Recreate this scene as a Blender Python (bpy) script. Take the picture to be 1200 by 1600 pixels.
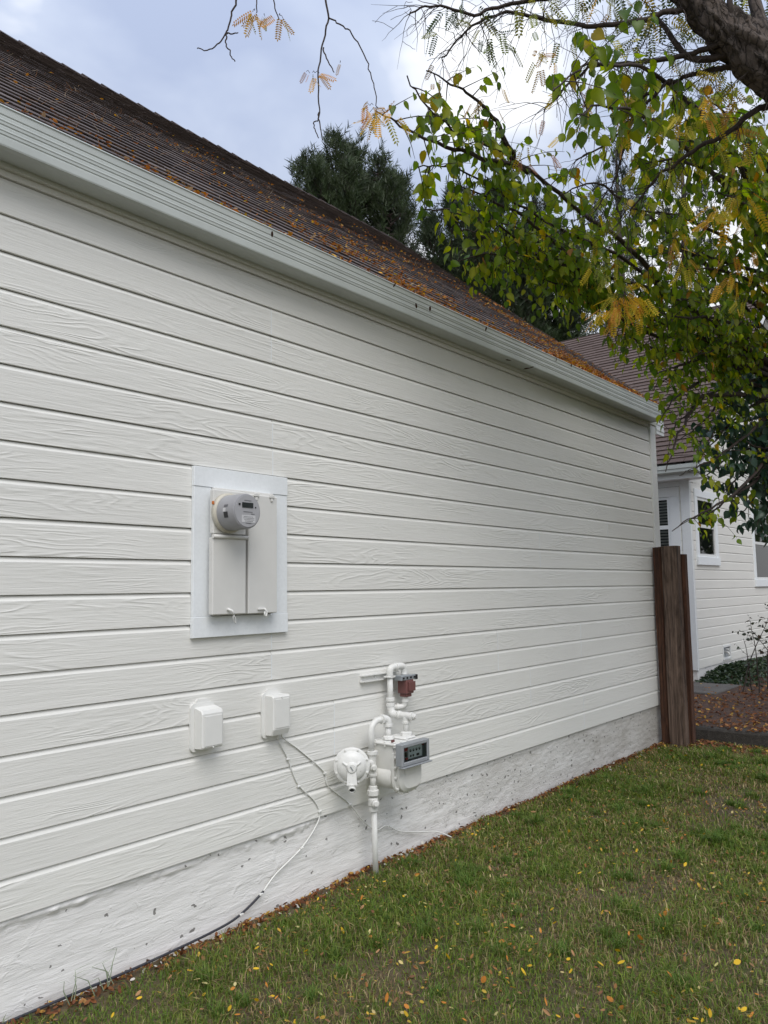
import bpy, math, random
import numpy as np
from mathutils import Vector, noise as mnoise

S = bpy.context.scene
for o in list(bpy.data.objects):
    bpy.data.objects.remove(o)
R = random.Random(7)
rng = np.random.default_rng(11)

# ------------------------------------------------------------------ camera
CAM = Vector((0.0, -3.05624, 1.57465))
FPX, YAW, PITCH, ROLL = 1229.4, 0.878556, 0.0967655, -0.0140258
Fv = Vector((math.sin(YAW) * math.cos(PITCH), math.cos(YAW) * math.cos(PITCH), math.sin(PITCH)))
R0 = Fv.cross(Vector((0, 0, 1))).normalized()
U0 = R0.cross(Fv)
Rv = R0 * math.cos(ROLL) + U0 * math.sin(ROLL)
Uv = -R0 * math.sin(ROLL) + U0 * math.cos(ROLL)
cd = bpy.data.cameras.new('camera')
cam = bpy.data.objects.new('camera', cd)
S.collection.objects.link(cam)
from mathutils import Matrix
m = Matrix((Rv, Uv, -Fv)).transposed().to_4x4()
m.translation = CAM
cam.matrix_world = m
cd.sensor_fit = 'VERTICAL'
cd.sensor_height = 36.0
cd.lens = 36.0 * FPX / 1600.0
cd.clip_start = 0.05
cd.clip_end = 1500
S.camera = cam

# ------------------------------------------------------------------ sky, sun, exposure
SUN_DIR = Vector((-0.36, -0.47, 0.80)).normalized()
W = bpy.data.worlds.new('World')
S.world = W
W.use_nodes = True
wn, wl = W.node_tree.nodes, W.node_tree.links
wn.clear()
w_out = wn.new('ShaderNodeOutputWorld')
w_bg = wn.new('ShaderNodeBackground')
w_bg.inputs['Strength'].default_value = 0.1
w_sky = wn.new('ShaderNodeTexSky')
w_sky.sky_type = 'NISHITA'
w_sky.sun_disc = False
w_sky.sun_elevation = math.asin(SUN_DIR.z)
w_sky.sun_rotation = math.atan2(SUN_DIR.x, SUN_DIR.y)
w_tc = wn.new('ShaderNodeTexCoord')
w_sep = wn.new('ShaderNodeSeparateXYZ')
wl.new(w_tc.outputs['Generated'], w_sep.inputs[0])
# overcast cloud deck: project the direction on a flat layer
w_add = wn.new('ShaderNodeMath'); w_add.operation = 'MAXIMUM'; w_add.inputs[1].default_value = 0.0
wl.new(w_sep.outputs[2], w_add.inputs[0])
w_add2 = wn.new('ShaderNodeMath'); w_add2.operation = 'ADD'; w_add2.inputs[1].default_value = 0.25
wl.new(w_add.outputs[0], w_add2.inputs[0])
w_div = wn.new('ShaderNodeVectorMath'); w_div.operation = 'DIVIDE'
wl.new(w_tc.outputs['Generated'], w_div.inputs[0])
w_cmb = wn.new('ShaderNodeCombineXYZ')
for i in range(3):
    wl.new(w_add2.outputs[0], w_cmb.inputs[i])
wl.new(w_cmb.outputs[0], w_div.inputs[1])
w_n = wn.new('ShaderNodeTexNoise')
w_n.inputs['Scale'].default_value = 2.3
w_n.inputs['Detail'].default_value = 5.0
w_n.inputs['Roughness'].default_value = 0.5
w_n.inputs['Distortion'].default_value = 0.3
w_off = wn.new('ShaderNodeVectorMath'); w_off.operation = 'ADD'; w_off.inputs[1].default_value = (0.6, 5.2, 2.0)
wl.new(w_div.outputs[0], w_off.inputs[0]); wl.new(w_off.outputs[0], w_n.inputs['Vector'])
w_cr = wn.new('ShaderNodeValToRGB')
w_cr.color_ramp.elements[0].position = 0.38
w_cr.color_ramp.elements[0].color = (3.0, 3.5, 4.75, 1)
w_cr.color_ramp.elements[1].position = 0.60
w_cr.color_ramp.elements[1].color = (7.1, 7.2, 7.4, 1)
el = w_cr.color_ramp.elements.new(0.50)
el.color = (3.95, 4.45, 5.55, 1)
# cloud deck thickens and whitens towards the horizon
w_h = wn.new('ShaderNodeMath'); w_h.operation = 'MULTIPLY_ADD'; w_h.inputs[1].default_value = -0.75; w_h.inputs[2].default_value = 0.375
wl.new(w_sep.outputs[2], w_h.inputs[0])
w_hs = wn.new('ShaderNodeMath'); w_hs.operation = 'ADD'
wl.new(w_n.outputs['Fac'], w_hs.inputs[0]); wl.new(w_h.outputs[0], w_hs.inputs[1])
wl.new(w_hs.outputs[0], w_cr.inputs[0])
# overcast luminance rises towards the zenith (1 + 2 sin e)
w_g = wn.new('ShaderNodeMath'); w_g.operation = 'MULTIPLY_ADD'
w_g.inputs[1].default_value = 0.9; w_g.inputs[2].default_value = 0.62
wl.new(w_add.outputs[0], w_g.inputs[0])
w_mul = wn.new('ShaderNodeMix'); w_mul.data_type = 'RGBA'; w_mul.blend_type = 'MULTIPLY'
w_mul.inputs[0].default_value = 1.0
wl.new(w_cr.outputs[0], w_mul.inputs[6])
wl.new(w_g.outputs[0], w_mul.inputs[7])
w_mix = wn.new('ShaderNodeMix'); w_mix.data_type = 'RGBA'
w_mix.inputs[0].default_value = 0.94
wl.new(w_sky.outputs[0], w_mix.inputs[6])
wl.new(w_mul.outputs[2], w_mix.inputs[7])
wl.new(w_mix.outputs[2], w_bg.inputs['Color'])
wl.new(w_bg.outputs[0], w_out.inputs[0])

sd = bpy.data.lights.new('sun', 'SUN')
sd.energy = 1.5
sd.angle = math.radians(42)
sd.color = (1.0, 0.96, 0.9)
sun = bpy.data.objects.new('sun', sd)
S.collection.objects.link(sun)
sun.rotation_euler = SUN_DIR.to_track_quat('Z', 'Y').to_euler()
sun.location = (0, -6, 12)

S.view_settings.view_transform = 'Standard'
S.view_settings.look = 'None'
S.view_settings.exposure = 0.62
S.view_settings.gamma = 1.0
S.cycles.use_denoising = True
S.cycles.max_bounces = 8
S.cycles.transparent_max_bounces = 12

# ------------------------------------------------------------------ helpers
def at(px, py, d):
    """point at photograph pixel and depth along the view axis"""
    return CAM + (Fv + Rv * ((px - 600) / FPX) + Uv * ((800 - py) / FPX)) * d

def link(o):
    S.collection.objects.link(o)
    return o

def tag(o, label=None, cat=None, group=None, kind=None):
    if label: o['label'] = label
    if cat: o['category'] = cat
    if group: o['group'] = group
    if kind: o['kind'] = kind
    return o

ORG = {}
def thing(name, loc, label, cat, group=None):
    o = link(bpy.data.objects.new(name, None))
    o.empty_display_size = 0.1
    o.location = loc
    ORG[o] = Vector(loc)
    return tag(o, label, cat, group)

class MB:
    def __init__(s):
        s.v, s.f, s.sm = [], [], []
    def add(s, vs, fs, smooth=False):
        b = len(s.v)
        s.v += [tuple(v) for v in vs]
        for f in fs:
            s.f.append(tuple(i + b for i in f)); s.sm.append(smooth)
        return s
    def box(s, a, b, bev=0.0):
        x0, y0, z0 = [min(p, q) for p, q in zip(a, b)]
        x1, y1, z1 = [max(p, q) for p, q in zip(a, b)]
        if bev <= 0:
            vs = [(x, y, z) for x in (x0, x1) for y in (y0, y1) for z in (z0, z1)]
            fs = [(0, 1, 3, 2), (4, 6, 7, 5), (0, 4, 5, 1), (2, 3, 7, 6), (0, 2, 6, 4), (1, 5, 7, 3)]
            return s.add(vs, fs)
        # chamfered box: 24 verts
        vs, idx = [], {}
        X, Y, Z = (x0, x1), (y0, y1), (z0, z1)
        for i in (0, 1):
            for j in (0, 1):
                for k in (0, 1):
                    c = (X[i], Y[j], Z[k])
                    sg = (1 - 2 * i, 1 - 2 * j, 1 - 2 * k)
                    for ax in range(3):
                        p = [c[q] + (0 if q == ax else sg[q] * bev) for q in range(3)]
                        idx[(i, j, k, ax)] = len(vs); vs.append(p)
        fs = []
        for ax in range(3):
            o1, o2 = [q for q in range(3) if q != ax]
            for sd_ in (0, 1):
                ring = []
                for a_, b_ in ((0, 0), (1, 0), (1, 1), (0, 1)):
                    t = [0, 0, 0]; t[ax] = sd_; t[o1] = a_; t[o2] = b_
                    ring.append(idx[(t[0], t[1], t[2], ax)])
                fs.append(tuple(ring))
        for ax in range(3):
            o1, o2 = [q for q in range(3) if q != ax]
            for a_ in (0, 1):
                for b_ in (0, 1):
                    q0, q1 = [0, 0, 0], [0, 0, 0]
                    q0[o1] = q1[o1] = a_; q0[o2] = q1[o2] = b_
                    q0[ax] = 0; q1[ax] = 1
                    fs.append((idx[(*q0, o1)], idx[(*q1, o1)], idx[(*q1, o2)], idx[(*q0, o2)]))
        for i in (0, 1):
            for j in (0, 1):
                for k in (0, 1):
                    fs.append(tuple(idx[(i, j, k, ax)] for ax in range(3)))
        return s.add(vs, fs)
    def prism(s, prof, o, u, v, w, closed=True, caps=True, smooth=False):
        """2D profile (a,b) -> o + a*u + b*v, swept by vector w"""
        o, u, v, w = map(Vector, (o, u, v, w))
        n = len(prof)
        vs = [o + u * a + v * b for a, b in prof] + [o + u * a + v * b + w for a, b in prof]
        fs = [(i, (i + 1) % n, (i + 1) % n + n, i + n) for i in range(n if closed else n - 1)]
        s.add(vs, fs, smooth)
        if caps and closed:
            b = len(s.v) - 2 * n
            s.f.append(tuple(range(b, b + n))); s.sm.append(False)
            s.f.append(tuple(range(b + 2 * n - 1, b + n - 1, -1))); s.sm.append(False)
        return s
    def tube(s, pts, r, n=10, caps=True):
        pts = [Vector(p) for p in pts]
        rs = r if isinstance(r, (list, tuple)) else [r] * len(pts)
        vs, fs = [], []
        prev = None
        for i, p in enumerate(pts):
            t = (pts[min(i + 1, len(pts) - 1)] - pts[max(i - 1, 0)])
            t = t.normalized() if t.length > 1e-9 else Vector((0, 0, 1))
            if prev is None:
                a = Vector((0, 0, 1)) if abs(t.z) < 0.9 else Vector((1, 0, 0))
                nrm = t.cross(a).normalized()
            else:
                nrm = (prev - t * prev.dot(t))
                nrm = nrm.normalized() if nrm.length > 1e-6 else t.orthogonal().normalized()
            prev = nrm
            bn = t.cross(nrm)
            for k in range(n):
                a = 2 * math.pi * k / n
                vs.append(p + (nrm * math.cos(a) + bn * math.sin(a)) * rs[i])
        for i in range(len(pts) - 1):
            for k in range(n):
                fs.append((i * n + k, i * n + (k + 1) % n, (i + 1) * n + (k + 1) % n, (i + 1) * n + k))
        s.add(vs, fs, True)
        if caps:
            b = len(s.v) - len(vs)
            s.f.append(tuple(range(b + n - 1, b - 1, -1))); s.sm.append(False)
            e = b + (len(pts) - 1) * n
            s.f.append(tuple(range(e, e + n))); s.sm.append(False)
        return s
    def lathe(s, o, ax, prof, n=28, smooth=True):
        """profile [(dist along axis, radius)]"""
        o, ax = Vector(o), Vector(ax).normalized()
        a = ax.orthogonal().normalized(); b = ax.cross(a)
        vs, fs = [], []
        for h, r in prof:
            for k in range(n):
                t = 2 * math.pi * k / n
                vs.append(o + ax * h + (a * math.cos(t) + b * math.sin(t)) * max(r, 1e-5))
        for i in range(len(prof) - 1):
            for k in range(n):
                fs.append((i * n + k, i * n + (k + 1) % n, (i + 1) * n + (k + 1) % n, (i + 1) * n + k))
        s.add(vs, fs, smooth)
        b0 = len(s.v) - len(vs)
        s.f.append(tuple(range(b0 + n - 1, b0 - 1, -1))); s.sm.append(False)
        e = b0 + (len(prof) - 1) * n
        s.f.append(tuple(range(e, e + n))); s.sm.append(False)
        return s
    def build(s, name, mat, parent=None, loc=None, sharp=None):
        org = Vector((0, 0, 0))
        if parent is not None:
            org = ORG[parent]
        elif loc is not None:
            org = Vector(loc)
        me = bpy.data.meshes.new(name)
        me.from_pydata([(a - org.x, b - org.y, c - org.z) for a, b, c in s.v], [], s.f)
        me.polygons.foreach_set('use_smooth', s.sm)
        me.update()
        if sharp:
            me.set_sharp_from_angle(angle=math.radians(sharp))
        me.materials.append(mat)
        ob = link(bpy.data.objects.new(name, me))
        if parent is not None:
            ob.parent = parent
        elif loc is not None:
            ob.location = loc
        ORG[ob] = org
        return ob

def child_copy(src, parent):
    c = src.copy(); link(c); c.parent = parent
    return c

# ------------------------------------------------------------------ materials
def new_mat(name):
    mt = bpy.data.materials.new(name); mt.use_nodes = True
    nt = mt.node_tree; nt.nodes.clear()
    out = nt.nodes.new('ShaderNodeOutputMaterial')
    b = nt.nodes.new('ShaderNodeBsdfPrincipled')
    nt.links.new(b.outputs[0], out.inputs[0])
    return mt, nt, b, out

def N(nt, t, **kw):
    n = nt.nodes.new(t)
    for k, v in kw.items():
        if k in n.inputs.keys() and not hasattr(n, k):
            n.inputs[k].default_value = v
        else:
            setattr(n, k, v)
    return n

def mapping(nt, src, scale):
    mp = nt.nodes.new('ShaderNodeMapping')
    mp.inputs['Scale'].default_value = scale
    nt.links.new(src, mp.inputs['Vector'])
    return mp.outputs[0]

def ramp(nt, src, stops):
    r = nt.nodes.new('ShaderNodeValToRGB')
    e = r.color_ramp.elements
    e[0].position, e[0].color = stops[0][0], (*stops[0][1], 1)
    e[1].position, e[1].color = stops[-1][0], (*stops[-1][1], 1)
    for p_, c_ in stops[1:-1]:
        x = e.new(p_); x.color = (*c_, 1)
    nt.links.new(src, r.inputs[0])
    return r.outputs[0]

def noise_tex(nt, vec, scale, detail=4, rough=0.55, dist=0.0):
    n = nt.nodes.new('ShaderNodeTexNoise')
    n.inputs['Scale'].default_value = scale
    n.inputs['Detail'].default_value = detail
    n.inputs['Roughness'].default_value = rough
    n.inputs['Distortion'].default_value = dist
    if vec is not None:
        nt.links.new(vec, n.inputs['Vector'])
    return n.outputs['Fac']

def math_n(nt, op, a, b=None, c=None):
    n = nt.nodes.new('ShaderNodeMath'); n.operation = op
    for i, x in enumerate((a, b, c)):
        if x is None: continue
        if isinstance(x, (int, float)): n.inputs[i].default_value = x
        else: nt.links.new(x, n.inputs[i])
    return n.outputs[0]

def bump(nt, h, bsdf, strength=0.5, dist=0.01, prev=None):
    b = nt.nodes.new('ShaderNodeBump')
    b.inputs['Strength'].default_value = strength
    b.inputs['Distance'].default_value = dist
    nt.links.new(h, b.inputs['Height'])
    if prev is not None:
        nt.links.new(prev, b.inputs['Normal'])
    nt.links.new(b.outputs[0], bsdf.inputs['Normal'])
    return b.outputs[0]

def obj_coord(nt, rand=True):
    tc = nt.nodes.new('ShaderNodeTexCoord')
    if not rand:
        return tc.outputs['Object']
    oi = nt.nodes.new('ShaderNodeObjectInfo')
    vm = nt.nodes.new('ShaderNodeVectorMath'); vm.operation = 'MULTIPLY_ADD'
    vm.inputs[1].default_value = (37.0, 13.0, 53.0)
    cb = nt.nodes.new('ShaderNodeCombineXYZ')
    for i in range(3): nt.links.new(oi.outputs['Random'], cb.inputs[i])
    nt.links.new(cb.outputs[0], vm.inputs[0])
    nt.links.new(tc.outputs['Object'], vm.inputs[2])
    return vm.outputs[0]

def simple(name, col, rough=0.5, metal=0.0, var=0.06, nscale=30, bmp=0.0, bdist=0.002):
    mt, nt, b, out = new_mat(name)
    v = obj_coord(nt, False)
    n = noise_tex(nt, v, nscale, 4)
    lo = [max(0, c * (1 - var)) for c in col]; hi = [min(1, c * (1 + var)) for c in col]
    nt.links.new(ramp(nt, n, [(0.3, lo), (0.7, hi)]), b.inputs['Base Color'])
    b.inputs['Roughness'].default_value = rough
    b.inputs['Metallic'].default_value = metal
    if bmp > 0:
        bump(nt, n, b, bmp, bdist)
    return mt

def siding_mat(name, col, relief=1.0, axis='x'):
    """painted embossed hardboard: contour lines of a stretched noise read as cathedral grain"""
    mt, nt, b, out = new_mat(name)
    v = obj_coord(nt, True)
    lng = (1.15, 1, 8.5) if axis == 'x' else (1, 1.15, 8.5)
    fine = (5, 1, 120) if axis == 'x' else (1, 5, 120)
    mid = (2.2, 1, 24) if axis == 'x' else (1, 2.2, 24)
    h = noise_tex(nt, mapping(nt, v, lng), 1.0, 2.5, 0.5, 0.35)
    rings = math_n(nt, 'SINE', math_n(nt, 'MULTIPLY', h, 90.0))
    rings = math_n(nt, 'POWER', math_n(nt, 'MULTIPLY_ADD', rings, 0.5, 0.5), 2.2)
    mask = noise_tex(nt, mapping(nt, v, (1.3, 1.3, 5)), 1.0, 3, 0.5)
    mask = ramp(nt, mask, [(0.46, (0.03,) * 3), (0.72, (1, 1, 1))])
    f = noise_tex(nt, mapping(nt, v, fine), 1.0, 5, 0.65, 0.4)
    md = noise_tex(nt, mapping(nt, v, mid), 1.0, 4, 0.6, 1.2)
    hh = math_n(nt, 'ADD', math_n(nt, 'MULTIPLY', rings, mask), math_n(nt, 'MULTIPLY', f, 0.75))
    hh = math_n(nt, 'ADD', hh, math_n(nt, 'MULTIPLY', md, 1.0))
    bump(nt, hh, b, 0.85 * relief, 0.0024)
    big = noise_tex(nt, mapping(nt, v, (0.7, 0.7, 2.0)), 1.0, 3)
    nt.links.new(ramp(nt, big, [(0.3, [c * 0.965 for c in col]), (0.7, [min(1, c * 1.03) for c in col])]), b.inputs['Base Color'])
    b.inputs['Roughness'].default_value = 0.55
    b.inputs['Specular IOR Level'].default_value = 0.35
    return mt

SIDE_C = (0.755, 0.75, 0.715)
M = {}
M['siding'] = siding_mat('painted_siding', SIDE_C)
M['siding_y'] = siding_mat('painted_siding_cross', SIDE_C, 0.7, 'y')
M['siding_soft'] = siding_mat('painted_siding_far', (0.74, 0.73, 0.69), 0.6)
M['trim'] = simple('trim_paint', (0.79, 0.82, 0.84), 0.5, var=0.03, nscale=60, bmp=0.25)
M['trim2'] = simple('corner_paint', (0.70, 0.71, 0.70), 0.5, var=0.03, nscale=50, bmp=0.2)
M['gutter'] = simple('gutter_paint', (0.47, 0.50, 0.48), 0.42, var=0.09, nscale=3)
M['soffit'] = simple('frieze_paint', (0.60, 0.61, 0.56), 0.6, var=0.04, nscale=20, bmp=0.2)
M['panel'] = simple('panel_paint', (0.66, 0.655, 0.63), 0.45, var=0.02, nscale=14)
M['box_paint'] = simple('utility_box_paint', (0.74, 0.74, 0.715), 0.45, var=0.02, nscale=15)
M['pipe'] = simple('pipe_paint', (0.76, 0.76, 0.735), 0.38, var=0.05, nscale=40, bmp=0.15, bdist=0.001)
def pipe_mat(name, col):
    mt, nt, b, out = new_mat(name)
    v = obj_coord(nt, False)
    n = noise_tex(nt, v, 34, 5, 0.65); c = noise_tex(nt, v, 16, 6, 0.75, 0.8)
    base = ramp(nt, n, [(0.3, [q * 0.9 for q in col]), (0.65, col)])
    mk = ramp(nt, c, [(0.665, (0, 0, 0)), (0.69, (1, 1, 1))])
    mx = N(nt, 'ShaderNodeMix'); mx.data_type = 'RGBA'; nt.links.new(mk, mx.inputs[0]); nt.links.new(base, mx.inputs[6]); mx.inputs[7].default_value = (0.16, 0.06, 0.035, 1)
    nt.links.new(mx.outputs[2], b.inputs['Base Color']); b.inputs['Roughness'].default_value = 0.42
    bump(nt, math_n(nt, 'SUBTRACT', math_n(nt, 'MULTIPLY', n, 0.5), mk), b, 0.35, 0.0015)
    return mt
M['pipe'] = pipe_mat('chipped_pipe_paint', (0.76, 0.76, 0.735))
M['meter_body'] = simple('gas_meter_paint', (0.73, 0.725, 0.69), 0.4, var=0.04, nscale=18, bmp=0.08, bdist=0.001)
M['grey_meter'] = simple('meter_grey_plastic', (0.30, 0.30, 0.315), 0.3, var=0.04, nscale=25)
M['meter_face'] = simple('meter_face_grey', (0.36, 0.36, 0.375), 0.35, var=0.03, nscale=25)
M['meter_ink'] = simple('meter_ink', (0.12, 0.12, 0.13), 0.6)
M['meter_label'] = simple('meter_label_print', (0.55, 0.55, 0.56), 0.6)
M['ring'] = simple('meter_ring_cream', (0.54, 0.51, 0.43), 0.45)
M['black'] = simple('black_plastic', (0.012, 0.012, 0.014), 0.35)
M['lcd'] = simple('display_glass', (0.02, 0.025, 0.025), 0.12)
M['index'] = simple('index_frame_grey', (0.27, 0.285, 0.30), 0.4, var=0.05)
M['dial'] = simple('dial_plate', (0.82, 0.87, 0.85), 0.4, var=0.05)
M['red'] = simple('red_plastic', (0.42, 0.05, 0.05), 0.4)
M['brown_valve'] = simple('brown_coating', (0.16, 0.065, 0.06), 0.4, var=0.1)
M['steel'] = simple('zinc_steel', (0.42, 0.45, 0.48), 0.35, 0.6, var=0.1)
M['cable_w'] = simple('painted_cable', (0.74, 0.74, 0.71), 0.5)
M['cable_b'] = simple('black_cable', (0.035, 0.035, 0.045), 0.45)
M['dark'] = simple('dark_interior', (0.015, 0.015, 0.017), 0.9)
M['blind'] = simple('blind_slat', (0.42, 0.41, 0.38), 0.6)
M['orange'] = simple('orange_tag', (0.55, 0.16, 0.03), 0.5)

def glass_mat():
    mt, nt, b, out = new_mat('window_glass')
    nt.nodes.remove(b)
    gl = N(nt, 'ShaderNodeBsdfGlossy'); gl.inputs['Roughness'].default_value = 0.02
    tr = N(nt, 'ShaderNodeBsdfTransparent'); tr.inputs[0].default_value = (0.75, 0.8, 0.8, 1)
    fr = N(nt, 'ShaderNodeFresnel'); fr.inputs[0].default_value = 1.5
    mx = N(nt, 'ShaderNodeMixShader')
    nt.links.new(fr.outputs[0], mx.inputs[0]); nt.links.new(tr.outputs[0], mx.inputs[1]); nt.links.new(gl.outputs[0], mx.inputs[2])
    nt.links.new(mx.outputs[0], out.inputs[0])
    return mt
M['glass'] = glass_mat()

def foundation_mat(name, pits=1.0):
    mt, nt, b, out = new_mat(name)
    v = obj_coord(nt, False)
    sx = N(nt, 'ShaderNodeSeparateXYZ'); nt.links.new(v, sx.inputs[0])
    # thin paint and painted-in shade grey it towards the far end of the wall (object x is measured from mid-wall)
    worn_shade = math_n(nt, 'MULTIPLY_ADD', sx.outputs[0], 0.12, 0.02)
    n1 = noise_tex(nt, mapping(nt, v, (2.5, 2.5, 6)), 1.0, 6, 0.7)
    w = math_n(nt, 'ADD', worn_shade, math_n(nt, 'MULTIPLY_ADD', n1, 1.1, -0.45))
    col = ramp(nt, w, [(0.15, (0.80, 0.79, 0.775)), (0.8, (0.46, 0.44, 0.405))])
    # sparse holes of different size, and a rash of pits where the paint is thin
    def holes(sc, thr, lo):
        vo = N(nt, 'ShaderNodeTexVoronoi'); vo.inputs['Scale'].default_value = 1.0; vo.inputs['Randomness'].default_value = 1.0
        wv = N(nt, 'ShaderNodeTexNoise'); wv.inputs['Scale'].default_value = 22.0; wv.inputs['Detail'].default_value = 4.0; nt.links.new(v, wv.inputs['Vector'])
        wa = N(nt, 'ShaderNodeVectorMath'); wa.operation = 'MULTIPLY_ADD'; wa.inputs[1].default_value = (0.06, 0.06, 0.06); nt.links.new(wv.outputs['Color'], wa.inputs[0]); nt.links.new(v, wa.inputs[2])
        nt.links.new(mapping(nt, wa.outputs[0], sc), vo.inputs['Vector'])
        sp = N(nt, 'ShaderNodeSeparateXYZ'); nt.links.new(vo.outputs['Color'], sp.inputs[0])
        rad_ = math_n(nt, 'MULTIPLY', math_n(nt, 'GREATER_THAN', sp.outputs[0], thr), math_n(nt, 'MULTIPLY_ADD', sp.outputs[1], 0.22, lo))
        return math_n(nt, 'LESS_THAN', vo.outputs['Distance'], rad_)
    jig = noise_tex(nt, v, 60, 3)
    p1 = holes((21, 21, 30), 0.70, 0.01)
    p2 = holes((34, 34, 44), 0.72, 0.06)
    pm = math_n(nt, 'GREATER_THAN', math_n(nt, 'ADD', worn_shade, math_n(nt, 'MULTIPLY', n1, 0.5)), 0.42)
    pit = math_n(nt, 'MAXIMUM', p1, math_n(nt, 'MULTIPLY', p2, pm))
    mx = N(nt, 'ShaderNodeMix'); mx.data_type = 'RGBA'
    nt.links.new(math_n(nt, 'MULTIPLY', pit, 0.75 * pits), mx.inputs[0])
    nt.links.new(col, mx.inputs[6]); mx.inputs[7].default_value = (0.07, 0.062, 0.056, 1)
    nt.links.new(mx.outputs[2], b.inputs['Base Color'])
    b.inputs['Roughness'].default_value = 0.65
    f = noise_tex(nt, mapping(nt, v, (7, 7, 55)), 1.0, 6, 0.62, 0.5)
    g_ = noise_tex(nt, mapping(nt, v, (11, 11, 16)), 1.0, 5, 0.6, 0.8)
    lump = ramp(nt, g_, [(0.55, (0, 0, 0)), (0.75, (1, 1, 1))])
    h = math_n(nt, 'ADD', math_n(nt, 'MULTIPLY', f, 0.45), math_n(nt, 'MULTIPLY', lump, 0.22))
    h = math_n(nt, 'ADD', h, math_n(nt, 'MULTIPLY', math_n(nt, 'MULTIPLY', noise_tex(nt, v, 70, 5, 0.7), pm), 0.6))
    h = math_n(nt, 'SUBTRACT', h, math_n(nt, 'MULTIPLY', pit, 0.9))
    bump(nt, h, b, 1.0, 0.010)
    return mt
M['foundation'] = foundation_mat('painted_concrete')
M['foundation_b'] = foundation_mat('painted_concrete_far', 0.4)

def shingle_mat(name, c0, c1, c2):
    mt, nt, b, out = new_mat(name)
    a = N(nt, 'ShaderNodeVertexColor'); a.layer_name = 'tone'
    v = obj_coord(nt, False)
    g = noise_tex(nt, v, 90, 4, 0.7)
    t = math_n(nt, 'ADD', math_n(nt, 'MULTIPLY', a.outputs[0], 0.75), math_n(nt, 'MULTIPLY', g, 0.35))
    nt.links.new(ramp(nt, t, [(0.12, c0), (0.5, c1), (0.95, c2)]), b.inputs['Base Color'])
    b.inputs['Roughness'].default_value = 0.72
    bump(nt, g, b, 0.6, 0.004)
    return mt
M['shingle'] = shingle_mat('brown_shingle', (0.036, 0.025, 0.021), (0.080, 0.057, 0.049), (0.17, 0.135, 0.12))
M['shingle_b'] = shingle_mat('reddish_shingle', (0.060, 0.038, 0.030), (0.095, 0.064, 0.052), (0.14, 0.10, 0.085))

def wood_mat(name, c0, c1):
    mt, nt, b, out = new_mat(name)
    v = obj_coord(nt, True)
    n = noise_tex(nt, mapping(nt, v, (12, 12, 0.7)), 1.0, 6, 0.65, 0.8)
    f = noise_tex(nt, mapping(nt, v, (70, 70, 1.6)), 1.0, 6, 0.75, 0.5)
    blot = noise_tex(nt, mapping(nt, v, (9, 9, 3.0)), 1.0, 5, 0.6, 1.5)
    t = math_n(nt, 'ADD', math_n(nt, 'MULTIPLY', n, 0.5), math_n(nt, 'MULTIPLY', f, 0.4))
    t = math_n(nt, 'ADD', t, math_n(nt, 'MULTIPLY_ADD', blot, 0.5, -0.2))
    mid = [(a + c) / 2 for a, c in zip(c0, c1)]
    col = ramp(nt, t, [(0.34, c0), (0.52, mid), (0.72, c1)])
    # drying checks: thin dark lines along the grain
    ck = noise_tex(nt, mapping(nt, v, (38, 38, 0.55)), 1.0, 3, 0.5, 0.6)
    line = ramp(nt, math_n(nt, 'ABSOLUTE', math_n(nt, 'SUBTRACT', ck, 0.47)), [(0.0, (0, 0, 0)), (0.022, (1, 1, 1))])
    mx = N(nt, 'ShaderNodeMix'); mx.data_type = 'RGBA'; mx.blend_type = 'MULTIPLY'; mx.inputs[0].default_value = 0.75
    nt.links.new(col, mx.inputs[6]); nt.links.new(line, mx.inputs[7])
    nt.links.new(mx.outputs[2], b.inputs['Base Color'])
    b.inputs['Roughness'].default_value = 0.85
    bump(nt, math_n(nt, 'ADD', t, math_n(nt, 'MULTIPLY', line, 0.5)), b, 1.0, 0.008)
    return mt
M['fence_red'] = wood_mat('weathered_brown_wood', (0.024, 0.010, 0.006), (0.14, 0.058, 0.030))
M['fence_grey'] = wood_mat('weathered_grey_wood', (0.034, 0.019, 0.012), (0.24, 0.165, 0.125))

def ground_mat(name, c0, c1, c2, sc=3.0):
    mt, nt, b, out = new_mat(name)
    tc = N(nt, 'ShaderNodeTexCoord')
    n = noise_tex(nt, tc.outputs['Object'], sc, 8, 0.7, 0.4)
    f = noise_tex(nt, tc.outputs['Object'], 60, 5, 0.7)
    t = math_n(nt, 'ADD', math_n(nt, 'MULTIPLY', n, 0.6), math_n(nt, 'MULTIPLY', f, 0.4))
    nt.links.new(ramp(nt, t, [(0.32, c0), (0.5, c1), (0.68, c2)]), b.inputs['Base Color'])
    b.inputs['Roughness'].default_value = 0.95
    bump(nt, f, b, 0.8, 0.012)
    return mt
M['soil'] = ground_mat('lawn_soil', (0.045, 0.033, 0.018), (0.095, 0.072, 0.038), (0.16, 0.12, 0.068))
M['field'] = ground_mat('far_grass', (0.03, 0.035, 0.015), (0.05, 0.06, 0.025), (0.09, 0.08, 0.04), 0.6)
M['mulch'] = ground_mat('mulched_soil', (0.03, 0.016, 0.01), (0.075, 0.04, 0.026), (0.13, 0.075, 0.05), 5)
M['concrete'] = ground_mat('aged_concrete', (0.06, 0.052, 0.045), (0.11, 0.10, 0.09), (0.16, 0.15, 0.135), 4)
M['kerb'] = ground_mat('dark_kerb', (0.02, 0.018, 0.015), (0.05, 0.044, 0.038), (0.10, 0.088, 0.075), 6)

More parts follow.
